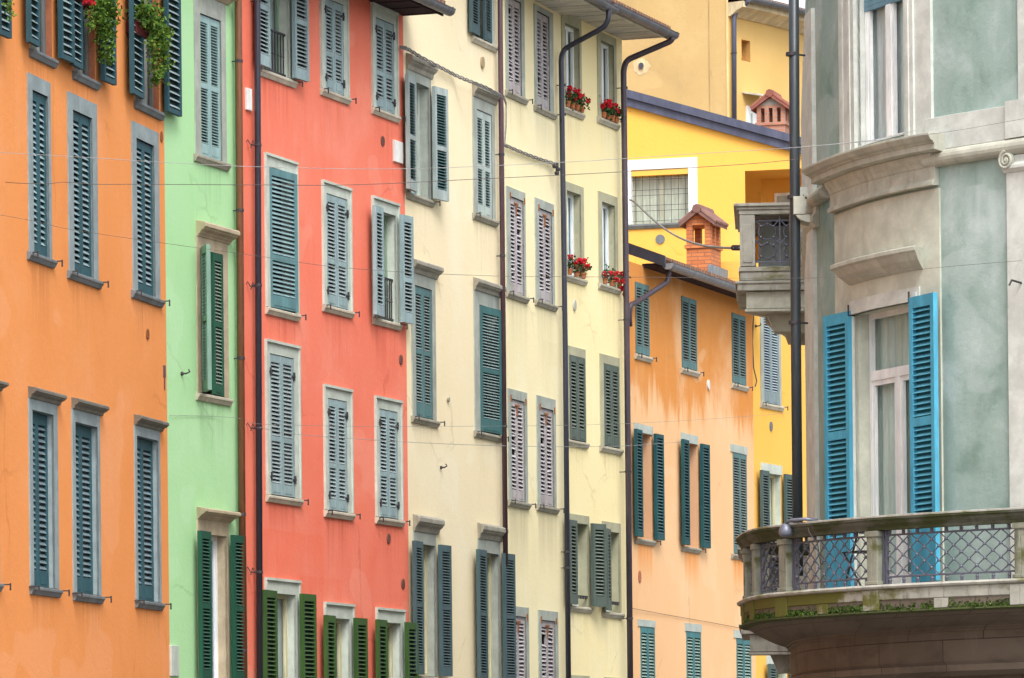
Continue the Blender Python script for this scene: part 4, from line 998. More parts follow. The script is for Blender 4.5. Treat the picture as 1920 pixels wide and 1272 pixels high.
# pilasters
pil_up = plate_g('pilaster', cream, U(1508, 200), U(1530, 200), tv1 + .002, V(1518, 28), .05)
pl = plate_g('pilaster', cream, U(1517, 700), U(1534, 700), vfl, V(1525, 425), .05)
pr = plate_g('pilaster', cream, U(1896, 650), U(1950, 650), vfl, V(1900, 312), .05)
pru = plate_g('pilaster', cream, U(1913, 100), U(1960, 100), tv1 + .002, H.vt - .3, .04)
plate_g('pedestal', cream, U(1894, 240), U(1965, 240), tv1 + .004, V(1905, 190), .085, pru)
def volute(u, v, r, parent, d):
    m = MB(); pts = []
    for k in range(46):
        a = k / 45 * 4.4 * math.pi; rr = r * (1 - .88 * k / 45); pts.append(G.P(u + rr * math.cos(a + 1.6), v + rr * math.sin(a + 1.6), d + .012 * k / 45))
    m.tube(pts, [r * .2 * (1 - .5 * k / 45) for k in range(46)], 8); m.ball(G.P(u, v, d), r * .28, 8, 5)
    rg = [[G.P(u + r * .92 * math.cos(6.283 * q / 18), v + r * .92 * math.sin(6.283 * q / 18), dd) for q in range(18)] for dd in (-.01, d)]
    m.ring(rg); return m.build('volute', cream2, parent)
volute(U(1898, 303), V(1898, 302), .105, pr, .10); sw('capital', cream, U(1889, 330), U(1960, 330), [(0, V(1900, 325)), (.06, V(1900, 325)), (.10, V(1900, 318)), (.10, V(1900, 312)), (.06, V(1900, 306)), (.06, tc - tr - .002), (0, tc - tr - .002)], parent=pr)
volute(U(1527, 395) + .05, V(1527, 388), .15, pl, .11); sw('capital', cream2, U(1514, 420), U(1537, 420), [(0, V(1525, 435)), (.05, V(1525, 435)), (.09, V(1525, 425)), (.09, V(1525, 415)), (.05, V(1525, 408)), (.05, tc - tr - .002), (0, tc - tr - .002)], parent=pl)
# block where the belt turns onto the side wall
Gs = Facade([(4.35, 70.0), (3.70, 58.3)])
m = MB(); uS = Gs.L
m.fbox(Gs, uS - .8, uS + .15, tc - tr - .02, tc + tr + .12, -.02, .2); m.sweep(Gs, uS - 1.0, uS + .1, [(0, tc - tr - .16), (.07, tc - tr - .13), (.13, tc - tr - .03), (.13, tc - tr - .022), (0, tc - tr - .022)], 2); m.build('belt_block', cream, H.root)
m = MB(); q0 = at(1488, 402, 56.85); q1 = at(1508, 368, 56.85)
m.box(Vector((q0.x, 56.85, q0.z)), Vector((.14, 0, 0)), Vector((0, .42, 0)), Vector((0, 0, q1.z - q0.z)))
m.ring([[Vector((q0.x + e, yy, q0.z + f)) for e, f in ((.02, -.004), (.2, -.004), (.2, -.10), (.15, -.09), (.09, -.07), (.05, -.04))] for yy in (56.86, 57.25)])
m.build('belt_block', cream2, H.root, bevel=.006)
# bay panel with blank field, cornice, hood and architrave
uP0, uP1 = U(1570, 600), U(1766, 600)
vP1 = V(1768, 352)
m = MB()
for a, b, c, e in ((uP0, door[0], vfl, vP1), (door[1], uP1, vfl, vP1), (door[0], door[1], door[3], vP1)): m.fbox(G, a, b, c, e, -.02, .025, n=NS(a, b))
m.build('bay_panel', taupe, H.root)
ct = V(1744, 258)
cp = [(0, ct), (.30, ct + .0), (.345, ct - .01), (.345, ct - .035), (.30, ct - .085), (.255, ct - .10), (.255, ct - .115), (.235, ct - .12), (.235, ct - .185), (.12, ct - .20), (.0, ct - .20)]
cu0, cu1 = U(1558, 330), U(1777, 262)
sw('bay_cornice', cream2, cu0, cu1, cp, .15, .15)
cv = [(0, ct - .20), (.14, ct - .202), (.125, ct - .25), (.09, ct - .30), (.075, ct - .345), (.065, ct - .35), (.065, ct - .49), (.10, ct - .515), (.105, ct - .56), (0, ct - .56)]
sw('bay_frieze', cream2, uP0 - .04, uP1 - .02, cv, .0, .0)
h1 = V(1735, 458, .2); hh = .25
hp = [(0, h1), (.22, h1), (.245, h1 - .012), (.245, h1 - .055), (.215, h1 - .075), (.205, h1 - .09), (.16, h1 - .15), (.10, h1 - .2), (.055, h1 - .235), (.03, h1 - hh), (0, h1 - hh)]
sw('door_hood', cream2, U(1600, 490), U(1733, 470), hp, .55, .55)
# architrave round the balcony door
m = MB(); vd = door[3]
for (a, b, c, e, d) in ((door[0] - .12, door[0] - .075, vfl, vd + .16, .045), (door[0] - .075, door[0], vfl, vd + .10, .058), (door[1] + .075, door[1] + .12, vfl, vd + .16, .045), (door[1], door[1] + .075, vfl, vd + .10, .058)):
    m.fbox(G, a, b, c, e, .02, d)
m.fbox(G, door[0] - .075, door[1] + .075, vd + .10, vd + .16, .02, .045, n=10); m.fbox(G, door[0], door[1], vd + .045, vd + .10, .02, .058, n=10); m.fbox(G, door[0], door[1], vd, vd + .045, .02, .07, n=10)
m.build('architrave', cream, H.root)
def opening(name, u0, u1, v0, v1, rec, mat, pr=.02):
    m = MB(); us = [u0 + (u1 - u0) * k / 10 for k in range(11)]
    for uu in (u0, u1): m.face([G.P(uu, v0, pr), G.P(uu, v1, pr), G.P(uu, v1, -rec), G.P(uu, v0, -rec)])
    for vv in (v0, v1):
        for a, b in zip(us, us[1:]): m.face([G.P(a, vv, pr), G.P(b, vv, pr), G.P(b, vv, -rec), G.P(a, vv, -rec)])
    return m.build(name, mat, H.root, solid=False)
def cboard(m, A, B, v0, v1, t0, t1, mi=0):
    """straight joinery between two plan points A and B: t along it, thickness behind"""
    ax = (B - A); L = ax.length; ax = ax / L; nn = Vector((ax.y, -ax.x, 0))
    return lambda a, b, c, e, d0=0., d1=.05, mi=0: m.box8([A + ax * p + nn * q + Vector((0, 0, r)) for p, q, r in ((a, d0, c), (b, d0, c), (b, d1, c), (a, d1, c), (a, d0, e), (b, d0, e), (b, d1, e), (a, d1, e))], mi), L
def joinery(root, u0, u1, v0, v1, rec, transom=None, box=None, curtain=None, low=None):
    A = G.P(u0, 0, -rec); B = G.P(u1, 0, -rec); m = MB(); bx, L = cboard(m, A, B, 0, 0, 0, 0)
    f = .06; bx(0, f, v0, v1); bx(L - f, L, v0, v1); bx(f, L - f, v1 - f, v1); bx(f, L - f, v0, v0 + (low or f))
    vh = v1
    if transom: bx(f, L - f, transom - .06, transom + .05, -.01, .062); vh = transom - .06
    c = L / 2; bx(c - .055, c + .055, v0 + f, vh, -.003, .06)
    for a, b in ((f, c - .055), (c + .055, L - f)):
        bx(a, a + .05, v0 + f, vh, .004, .044); bx(b - .05, b, v0 + f, vh, .004, .044); bx(a + .05, b - .05, vh - .06, vh, .004, .044)
    s = m.build('sash', M['sash_white'], root)
    ax = (B - A).normalized(); g = MB(); g.face([A + ax * .02 + Vector((0, 0, v0 + .02)), B - ax * .02 + Vector((0, 0, v0 + .02)), B - ax * .02 + Vector((0, 0, v1 - .02)), A + ax * .02 + Vector((0, 0, v1 - .02))]); g.build('pane', M['glass'], root, solid=False)
    ax = (B - A).normalized(); nn = Vector((-ax.y, ax.x, 0)); cu = MB(); rings = []
    for j in range(41):
        q = A + ax * (L * j / 40) + nn * (.066 + .012 * math.sin(j * 1.3)); rings.append([q + Vector((0, 0, v0)), q + Vector((0, 0, v1))])
    cu.ring(rings, False, 0, closed=False); cu.build('curtain', curtain, root, smooth=True, solid=False)
dw = opening('window', door[0], door[1], vfl, door[3], .5, taupe); dw['label'] = 'tall white balcony door between blue shutters'
joinery(dw, door[0] + .004, door[1] - .004, vfl, vd, .2, transom=V(1665, 700, -.2), curtain=pnt('sage_curtain', (.58, .69, .63), rough=.9, wear=.05), low=.25)
uw = opening('window', upw[0], upw[1], upw[2], upw[3], .5, cream)
joinery(uw, upw[0] + .004, upw[1] - .004, upw[2], upw[3], .13, curtain=pnt('light_grey_curtain', (.62, .66, .66), rough=.9))
m = MB(); A = G.P(upw[0] + .01, 0, -.10); Bq = G.P(upw[1] - .01, 0, -.10); bx, L = cboard(m, A, Bq, 0, 0, 0, 0)
vb = V(1660, 10, -.1)
for j in range(14): bx(.0, L, vb + j * .055, vb + j * .055 + .052, -.01 - .006 * (j % 2), .03)
m.build('roller_blind', pnt('grey_blue_blind', (.16, .30, .38)), uw)
m = MB()
for a, b, d in ((U(1579, 120), U(1597, 120), .045), (U(1597, 120), upw[0], .065), (upw[1], U(1720, 120), .065), (U(1720, 120), U(1750, 120), .04)): m.fbox(G, a, b, upw[2] - .05, H.vt - .3, -.02, d, n=2)
a, b = U(1583, 120), U(1588, 120); m.fbox(G, a, b, upw[2] - .04, H.vt - .3, .045, .06); a, b = U(1600, 120), U(1604, 120); m.fbox(G, a, b, upw[2] - .04, H.vt - .3, .065, .08); a, b = U(1708, 120), U(1713, 120); m.fbox(G, a, b, upw[2] - .04, H.vt - .3, .065, .08)
m.build('architrave', cream, uw)
# blue shutters
ST_BLUE = style(pnt('sky_blue_paint', (.085, .39, .57), (.04, .22, .35), .4, .45), pnt('sky_blue_slats', (.11, .42, .57), (.05, .26, .4), .2, .4), .066, .085, ((.56, .1),), .13, .60, .60)
vs1 = V(1570, 590, .1); vs0 = vfl + .10
for side, uh, ang, w in (('L', door[0] - .005, 173, .66), ('R', door[1] + .005, 172, .62)):
    m = MB(); leaf(m, G, uh, vs0, vs1, w, side, ang, .05, ST_BLUE, t=.055); m.build('shutter', [ST_BLUE['f'], ST_BLUE['s'], M['blue_gap_shade']], dw)
for uu in (door[0], door[1]):
    m = MB(); m.tube([G.P(uu, vs1 - .05, .02), G.P(uu, vs1 - .05, .1), G.P(uu, vs1 + .07, .1)], .012, 6); m.build('hinge', M['iron'], dw)

# curved stone balcony
BL = Bc.L; nB = 90
def bsweep(name, mat, prof, parent, u0=0., u1=None, bev=0., n=None):
    u1 = BL if u1 is None else u1
    m = MB(); m.sweep(Bc, u0, u1, prof, n or max(2, int((u1 - u0) / .09))); return m.build(name, mat, parent, bevel=bev)
def loft(name, mat, prof, parent, out=-.06):
    """between the balcony edge and the wall: profile of (fraction towards the wall, height)"""
    m = MB(); ga = U(1519, 900); n = 80; rings = []
    for i in range(n + 1):
        w = i / n; o = Bc.P(BL * w, 0, out); i_ = G.P(ga - .25 + (G.L - ga + .25) * (w ** 1.15), 0, -.05)
        rings.append([Vector((o.x + (i_.x - o.x) * f, o.y + (i_.y - o.y) * f, v)) for f, v in prof])
    k0 = len(m.uv); m.ring(rings, True); N = len(prof); per = [0.]
    for q in range(N):
        a, b = prof[q], prof[(q + 1) % N]; per.append(per[-1] + math.hypot((b[0] - a[0]) * 1.1, b[1] - a[1]))
    for j in range(n):
        x0, x1 = BL * j / n, BL * (j + 1) / n
        for q in range(N): m.uv[k0 + j * N + q] = ((x0, per[q]), (x0, per[q + 1]), (x1, per[q + 1]), (x1, per[q]))
    return m.build(name, mat, parent)
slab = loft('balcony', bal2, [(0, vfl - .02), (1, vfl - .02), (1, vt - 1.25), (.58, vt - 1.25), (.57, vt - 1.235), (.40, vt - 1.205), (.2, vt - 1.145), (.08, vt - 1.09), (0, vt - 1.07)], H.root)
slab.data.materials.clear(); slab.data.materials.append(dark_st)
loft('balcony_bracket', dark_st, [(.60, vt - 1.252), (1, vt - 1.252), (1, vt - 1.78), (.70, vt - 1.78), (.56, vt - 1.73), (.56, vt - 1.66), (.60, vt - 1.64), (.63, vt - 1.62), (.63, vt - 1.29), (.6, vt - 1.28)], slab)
bsweep('rail_cap', bal2, [(-.265, vt - .022), (.004, vt - .022), (.004, vt - .004), (-.004, vt), (-.265, vt)], slab)
bsweep('handrail', bal3, [(-.26, vt - .023), (0, vt - .023), (0, vt - .045), (-.02, vt - .06), (-.03, vt - .09), (-.06, vt - .13), (-.07, vt - .16), (-.20, vt - .16), (-.26, vt - .06)], slab)
bsweep('ledge', bal2, [(-.28, vt - .765), (-.05, vt - .765), (-.015, vt - .775), (0, vt - .79), (-.01, vt - .81), (-.04, vt - .82), (-.28, vt - .82)], slab)
bsweep('fascia', bal, [(-.28, vt - .822), (-.045, vt - .822), (-.045, vt - .935), (-.06, vt - .945), (-.28, vt - .945)], slab)
bsweep('fascia', mossy, [(-.28, vt - .947), (-.13, vt - .947), (-.13, vt - 1.055), (-.03, vt - 1.06), (-.025, vt - 1.075), (-.05, vt - 1.09), (-.28, vt - 1.09)], slab)
posts = [Bc.U(1402, 1060), Bc.U(1458, 1050), Bc.U(1627, 1045), Bc.U(1908, 1030)]; posts[0] = min(posts[0], posts[1] - .9)
for i, pu in enumerate(posts + [posts[-1] + 1.2, posts[0] - 1.0]):
    m = MB(); w = .085
    m.fbox(Bc, pu - w, pu + w, vt - .764, vt - .162, -.24, -.06, n=2); m.fbox(Bc, pu - w - .02, pu + w + .02, vt - .23, vt - .163, -.25, -.045, n=2); m.fbox(Bc, pu - w - .02, pu + w + .02, vt - .763, vt - .72, -.25, -.045, n=2)
    m.build('post', balp, slab, bevel=.008)
    m = MB(); m.fbox(Bc, pu - .13, pu + .13, vt - 1.054, vt - .83, -.2, -.03, n=2); m.build('pier', bal, slab, bevel=.006)
mid = [(posts[1] + posts[2]) / 2, (posts[2] + posts[3]) / 2]
for pu in mid:
    m = MB(); m.fbox(Bc, pu - .10, pu + .10, vt - 1.054, vt - .945, -.2, -.035, n=2); m.build('pier', bal, slab, bevel=.006)
M['lattice'] = metal('grey_lattice_iron', (.10, .105, .14), .5, .3)
def lattice(ua, ub):
    L = ub - ua; n = max(2, round(L / .205)); dx = L / n; z1, z0 = vt - .215, vt - .68; rows = 6; dz = (z1 - z0) / rows
    m = MB(); D = -.15
    def bar(u0, v0, u1, v1, r, k=3):
        m.tube([Bc.P(u0 + (u1 - u0) * j / k, v0 + (v1 - v0) * j / k, D) for j in range(k + 1)], r, 6)
    for vv in (z1, z0): bar(ua, vv, ub, vv, .011, 14)
    for uu in (ua + .012, ub - .012, ua + .06): m.fbox(Bc, uu - .014, uu + .014, vt - .763, vt - .165, D - .016, D + .016)
    for j in range(n):
        uu = ua + dx * (j + .5); m.fbox(Bc, uu - .016, uu + .016, z1 + .008, vt - .165, D - .012, D + .012); m.fbox(Bc, uu - .013, uu + .013, vt - .764, z0 - .008, D - .012, D + .012); m.ball(Bc.P(uu, z0 - .035, D), .022, 7, 4)
    h = dx / 2
    for a in range(-rows, 2 * n + rows, 2):
        # rising and falling bars clipped to the panel
        for sg in (1, -1):
            pts = []
            for k in range(rows + 1):
                uu = ua + h * (a + (k if sg > 0 else rows - k)); vv = z0 + dz * k
                if ua - 1e-6 <= uu <= ub + 1e-6: pts.append((uu, vv))
            if len(pts) > 1: m.tube([Bc.P(p, q, D + .008 * sg) for p, q in pts], .0075, 6)
    for k in range(1, rows):
        for a in range(1, 2 * n):
            if (a + k) % 2 == 0: m.ball(Bc.P(ua + h * a, z0 + dz * k, D + .012), .021, 7, 4)
    return m.build('railing', M['lattice'], slab)
for a, b in ((posts[0] - .9, posts[0] - .1), (posts[0] + .1, posts[1] - .1), (posts[1] + .1, posts[2] - .1), (posts[2] + .1, posts[3] - .1), (posts[3] + .1, posts[3] + 1.1)): lattice(a, b)
# moss growing in the recess under the fascia
k = NT('moss'); n1 = k.noise(k.map(9, 9), 1, 7, .7); M['moss'] = k.done(k.mix(k.ramp(n1, .35, .7), (.02, .045, .006), (.12, .21, .02)), .95)
rnd = random.Random(3)
m = MB(); 
for j in range(9000):
    uu = rnd.uniform(posts[0] - .6, posts[3] + .3)
    if any(abs(uu - pu) < .12 for pu in posts) or any(abs(uu - pu) < .09 for pu in mid): 
        if rnd.random() < .85: continue
    dens = .5 + .5 * math.sin(uu * 2.3 + 1) + .4 * math.sin(uu * 7.1)
    if rnd.random() > (.95 if uu < posts[2] else .66) + .35 * dens - .2: continue
    vv = vt - 1.058 + rnd.random() ** 1.05 * .108; d = -.125 + rnd.random() * .10 * (1 - (vv - vt + 1.058) * 5)
    c = Bc.P(uu, vv, d); r = rnd.uniform(.010, .026)
    a = Vector((rnd.uniform(-1, 1), rnd.uniform(-1, 1), rnd.uniform(-.4, 1))).normalized(); b = a.orthogonal().normalized(); e = a.cross(b)
    m.face([c - b * r - e * r * .5, c + b * r - e * r * .5, c + a * r * 1.4]); m.face([c - e * r + b * .3 * r, c + e * r + b * .3 * r, c + a * r * 1.5])
m.build('moss', M['moss'], slab, solid=False)

# far balconies on the side wall of the same building
def far_balcony(dv, name='side_balcony'):
    Y0 = 65.4; u1 = Gs.L * (70 - Y0) / (70 - 58.3); u0 = u1 - 2.6; dO = .93
    vy = lambda y: at(1410, y, Y0).z + dv
    st = bal2
    m = MB(); m.fbox(Gs, u0, u1 - .02, vy(525), vy(509), -.05, dO - .02); m.fbox(Gs, u0, u1, vy(509) + .002, vy(500), -.05, dO - .0)
    m.fbox(Gs, u0, u1 + .03, vy(545), vy(527), -.05, dO + .02); m.fbox(Gs, u0, u1 + .05, vy(532), vy(527) + .002, -.05, dO + .05)
    o = m.build(name, st, H.root, bevel=.01)
    m = MB(); m.fbox(Gs, u0 - .01, u1 + .02, vy(393), vy(387) - .002, -.03, dO + .02); m.fbox(Gs, u0 - .03, u1 + .05, vy(387), vy(381), -.03, dO + .06); m.fbox(Gs, u0, u1, vy(402), vy(393) - .002, -.03, dO - .01); m.build('handrail', st, o, bevel=.008)
    for a in (u1 - .2, u0):
        for b in (dO - .23, .02):
            m = MB(); m.fbox(Gs, a, a + .2, vy(499), vy(403), b, b + .21); m.fbox(Gs, a + .01, a + .2 + .012, vy(492), vy(420), b + .04, b + .17); m.build('post', st, o, bevel=.008)
    m = MB(); fx = u1 - .1
    F2 = Facade([(Gs.P(fx, 0, dO).x, Gs.P(fx, 0, dO).y), (Gs.P(fx, 0, 0).x, Gs.P(fx, 0, 0).y)])
    def rail(F3, a, b):
        z0, z1 = vy(498), vy(403); n = max(1, round((b - a) / .36)); w = (b - a) / n
        for j in range(n + 1):
            uu = a + w * j; m.fbox(F3, uu - .009, uu + .009, z0, z1, -.01, .01)
        for vv in (z0 + .06, z1 - .07): m.fbox(F3, a, b, vv - .01, vv + .01, -.009, .009)
        for j in range(n):
            c = a + w * (j + .5)
            for zc in (z0 + (z1 - z0) * .30, z0 + (z1 - z0) * .68):
                pts = [F3.P(c + .12 * math.cos(6.283 * q / 14), zc + .105 * math.sin(6.283 * q / 14), 0) for q in range(15)]
                m.tube(pts, .010, 6)
                for sx, sz in ((1, 1), (1, -1), (-1, 1), (-1, -1)):
                    m.tube([F3.P(c + sx * .08, zc + sz * .07, 0), F3.P(c + sx * w * .5, zc + sz * .17, 0)], .010, 6); m.ball(F3.P(c + sx * .085, zc + sz * .075, .01), .022, 6, 4)
                m.ball(F3.P(c, zc + .105, .012), .028, 7, 4)
    rail(F2, .22, .91); 
    F4 = Facade([Gs.P(u0, 0, dO - .1).to_2d(), Gs.P(u1, 0, dO - .1).to_2d()]); rail(F4, .2, F4.L - .2)
    m.build('railing', M['lattice'], o)
    m = MB(); m.fbox(Gs, u1 - .35, u1 - .04, vy(578), vy(546), -.05, dO - .10); m.fbox(Gs, u1 - .35, u1 - .02, vy(584), vy(579), -.05, dO - .08)
    m.build('bracket', cream2 if dv == 0 else bal2, o, bevel=.006); m = MB()
    prof = [(.0, vy(546)), (dO - .12, vy(546)), (dO - .16, vy(556)), (dO - .35, vy(562)), (dO - .36, vy(575)), (.3, vy(600)), (.26, vy(615)), (0, vy(617))]
    m.sweep(Gs, u0 + .1, u0 + .35, prof, 1); m.build('bracket', cream2 if dv == 0 else bal2, o, bevel=.006); m = MB(); m.sweep(Gs, u1 - .8, u1 - .40, [(0, vy(584)), (.55, vy(584)), (.5, vy(600)), (.45, vy(617)), (0, vy(617))], 1)
    m.build('bracket', cream2 if dv == 0 else bal2, o, bevel=.006)
    return o
far_balcony(0.); far_balcony(-4.68)

for dv, lab in ((0., 'pale grey cabinet behind the railing of the upper far balcony'), (-4.68, 'pale grey cabinet behind the railing of the lower far balcony')):
    Yc = 66.0; vz = at(1410, 500, 65.4).z + dv + .002; xw = at(1425, 450, Yc).x
    c = Vector((xw + .28, Yc + .25, vz)); r = empty('cabinet', c); tag(r, lab, 'cabinet', 'cabinets on the far balconies')
    m = MB(); m.box(Vector((xw, Yc, vz)), Vector((.56, 0, 0)), Vector((0, .5, 0)), Vector((0, 0, .74))); m.build('body', pnt('cabinet_paint', (.48, .51, .50)), r, bevel=.01)
    m = MB(); m.box(Vector((xw + .02, Yc - .012, vz + .03)), Vector((.25, 0, 0)), Vector((0, .011, 0)), Vector((0, 0, .5))); m.build('door', pnt('cabinet_door_paint', (.40, .44, .44)), r)
    m = MB(); m.box(Vector((xw + .29, Yc - .012, vz + .03)), Vector((.25, 0, 0)), Vector((0, .011, 0)), Vector((0, 0, .5))); m.build('door', pnt('cabinet_door_paint', (.40, .44, .44)), r)
    m = MB(); m.box(Vector((xw + .16, Yc - .012, vz + .62)), Vector((.22, 0, 0)), Vector((0, .011, 0)), Vector((0, 0, .06))); m.build('vent', M['dark_fill'], r)
# big downpipe in front of the corner
pts = [Gs.P(Gs.L - 1.2, v, .3) for v in (0, 5, 10, 14)]
xs = [(1496.5, 1080, 57.0), (1492, 600, 57.0), (1490, 300, 57.0), (1487, -250, 57.0)]
low = at(1500, 1350, 57.0); low.z = 0
P4 = [at(*q) for q in xs]; m = MB(); m.tube(P4, .062, 14); dp = m.build('downpipe', metal('blackish_pipe', (.035, .043, .05), .4, .25), H.root, smooth=True)
for y in (102, 605, 370):
    c = at(1494 - (970 - y) * .0105, y, 57.0); b = MB(); b.tube([c - Vector((0, 0, .02)), c + Vector((0, 0, .02))], .074, 14); b.tube([c, c + Vector((.16, .1, 0))], .012, 6); b.build('pipe_bracket', M['iron'], dp)
m = MB(); c = G.at(1915, 531, .05); m.tube([c, c + Vector((-.12, -.12, .02)), c + Vector((-.15, -.15, -.04))], .012, 6); m.build('wall_hook', M['iron'], H.root)

# things on the balcony
c = Bc.P(Bc.U(1488, 982), vt, -.1)
sp = empty('clamp_lamp', c); tag(sp, 'grey clamp lamp hooked over the curved balcony rail', 'lamp')
lm = metal('grey_lamp_metal', (.13, .14, .18), .4, .3)
n = Bc.N(Bc.U(1488, 982)); n3 = Vector((n.x, n.y, 0)); t3 = Vector((-n.y, n.x, 0))
m = MB(); R_ = []
for z, r in ((.02, .02), (.0, .05), (-.05, .075), (-.1, .082), (-.13, .06)): R_.append([c + n3 * .16 - t3 * .08 + Vector((math.cos(6.283 * q / 14) * r, math.sin(6.283 * q / 14) * r, z - .02)) for q in range(14)])
m.ring(R_); m.build('lamp_head', lm, sp, smooth=True)
m = MB(); m.tube([c + n3 * .16 - t3 * .08 + Vector((0, 0, -.01)), c + n3 * .14 + Vector((0, 0, .03)), c + n3 * .1 + t3 * .25 + Vector((0, 0, .03)), c - n3 * .05 + t3 * .27 + Vector((0, 0, .02))], .02, 8); m.build('arm', lm, sp, smooth=True)
m = MB(); m.tube([c + n3 * .08 + t3 * .26 + Vector((0, 0, .02)), c + n3 * .08 + t3 * .3 + Vector((0, 0, -.12)), c + n3 * .02 + t3 * .38 + Vector((0, 0, -.25)), c + t3 * .42 + Vector((0, 0, -.5))], .007, 6); m.build('cord', M['wire_dark'], sp, smooth=True)

# folding chair behind the lattice
cc = Bc.P(Bc.U(1552, 1050), vfl, -.55); ch = empty('garden_chair', cc); tag(ch, 'dark metal folding chair behind the balcony lattice', 'chair')
ca, sa = math.cos(.5), math.sin(.5)
def cpt(x, y, z): return cc + Vector((x * ca - y * sa, x * sa + y * ca, z))
im = M['iron']
def bars(name, segs, r=.012):
    m = MB()
    for a, b in segs: m.tube([cpt(*a), cpt(*b)], r, 6)
    return m.build(name, im, ch)
bars('leg', [((-.2, .18, 0), (-.2, -.2, .82))]); bars('leg', [((.2, .18, 0), (.2, -.2, .82))]); bars('leg', [((-.18, -.2, 0), (-.18, .2, .45))]); bars('leg', [((.18, -.2, 0), (.18, .2, .45))])
m = MB()
for j in range(6): m.box(cpt(-.2, -.18 + .068 * j, .44), cpt(.2, -.18 + .068 * j, .44) - cpt(-.2, -.18 + .068 * j, .44), cpt(-.2, -.13 + .068 * j, .44) - cpt(-.2, -.18 + .068 * j, .44), Vector((0, 0, .015)))
m.build('seat', im, ch)
m = MB()
for z in (.64, .78): m.box(cpt(-.2, -.16 - (z - .6) * .3, z), cpt(.2, -.16, z) - cpt(-.2, -.16, z), cpt(-.2, -.145, z) - cpt(-.2, -.16, z), Vector((0, 0, .05)))
m.build('backrest', im, ch)

# ================================================================ geraniums on the yellow sills
leafm = paint('geranium_leaf', (.035, .085, .022), .5, .3, (.07, .12, .03)); redm = paint('geranium_red', (.55, .012, .025), .5, .3, (.35, .01, .02))
rnd = random.Random(11)
def rv(r): return Vector((rnd.uniform(-1, 1), rnd.uniform(-1, 1), rnd.uniform(-1, 1))) * r
def leafy(m, c, spread, n, size, up=0.):
    for _ in range(n):
        p = c + Vector((rnd.gauss(0, spread[0]), rnd.gauss(0, spread[1]), rnd.gauss(0, spread[2])))
        a = (rv(1) + Vector((0, 0, up))).normalized(); b = a.orthogonal().normalized(); e = a.cross(b); s = size * rnd.uniform(.6, 1.3)
        m.face([p - b * s, p - e * s * .8 - b * s * .2, p + b * s, p + e * s * .8 + b * s * .2])
def geranium(u, v, d, label, blooms, trail=0., h=.2, pr=.05):
    c = FB.P(u, v, d); r = empty('flower_pot', c); tag(r, label, 'flower pot', 'red geranium pots on the yellow sills')
    m = MB(); m.ring([[c + Vector((math.cos(6.283 * q / 14) * k, math.sin(6.283 * q / 14) * k, z)) for q in range(14)] for z, k in ((0.003, pr * .72), (.075, pr * .95), (.075, pr * 1.1), (.095, pr * 1.1), (.095, pr * .95), (.085, pr * .9))]); m.build('pot', M['terracotta'], r)
    m = MB(); leafy(m, c + Vector((0, 0, .10 + h * .28)), (.062, .055, h * .27), 70, .026, .5)
    for _ in range(5):
        q = c + rv(.03); q.z = c.z + .09; m.tube([q, q + Vector((rnd.uniform(-.06, .06), rnd.uniform(-.06, .06), h * rnd.uniform(.6, 1)))], .004, 4)
    m.build('foliage', leafm, r, solid=False)
    m = MB()
    for bx, bz in blooms:
        q = FB.P(u + bx, v + bz, d + rnd.uniform(.0, .07))
        for _ in range(22): m.ball(q + rv(.036), rnd.uniform(.014, .022), 6, 4)
        m.tube([q, c + Vector((0, 0, .10))], .004, 4)
    m.build('flower_head', redm, r)
for nm, (u0, u1, v0, v1), k, seed in (('upper left', OB1, 4, 1), ('upper right', OB2, 4, 2), ('lower left', OB3, 3, 3), ('lower right', OB4, 3, 4)):
    for j in range(k):
        u = u0 + .05 + (u1 - u0 - .02) * j / (k - 1) * (1. if nm != 'lower right' else 1.15)
        wd = ('leftmost', 'second', 'third', 'rightmost')[j] if k == 4 else ('leftmost', 'middle', 'rightmost')[j]
        bl = [(rnd.uniform(-.05, .05), .27 + rnd.uniform(-.03, .08)), (rnd.uniform(-.1, .1), .2 + rnd.uniform(-.03, .06))]
        if nm == 'lower right': bl = [(rnd.uniform(-.08, .12), rnd.uniform(.0, .24)) for _ in range(1 + 2 * j)] + ([(.12, -.08), (.2, .02)] if j == 2 else [])
        if j == k - 1 and nm != 'lower right': bl.append((.17, .22))
        geranium(u, v0, .035, f'{wd} terracotta pot of red geraniums on the {nm} flowered sill', bl, h=.22)

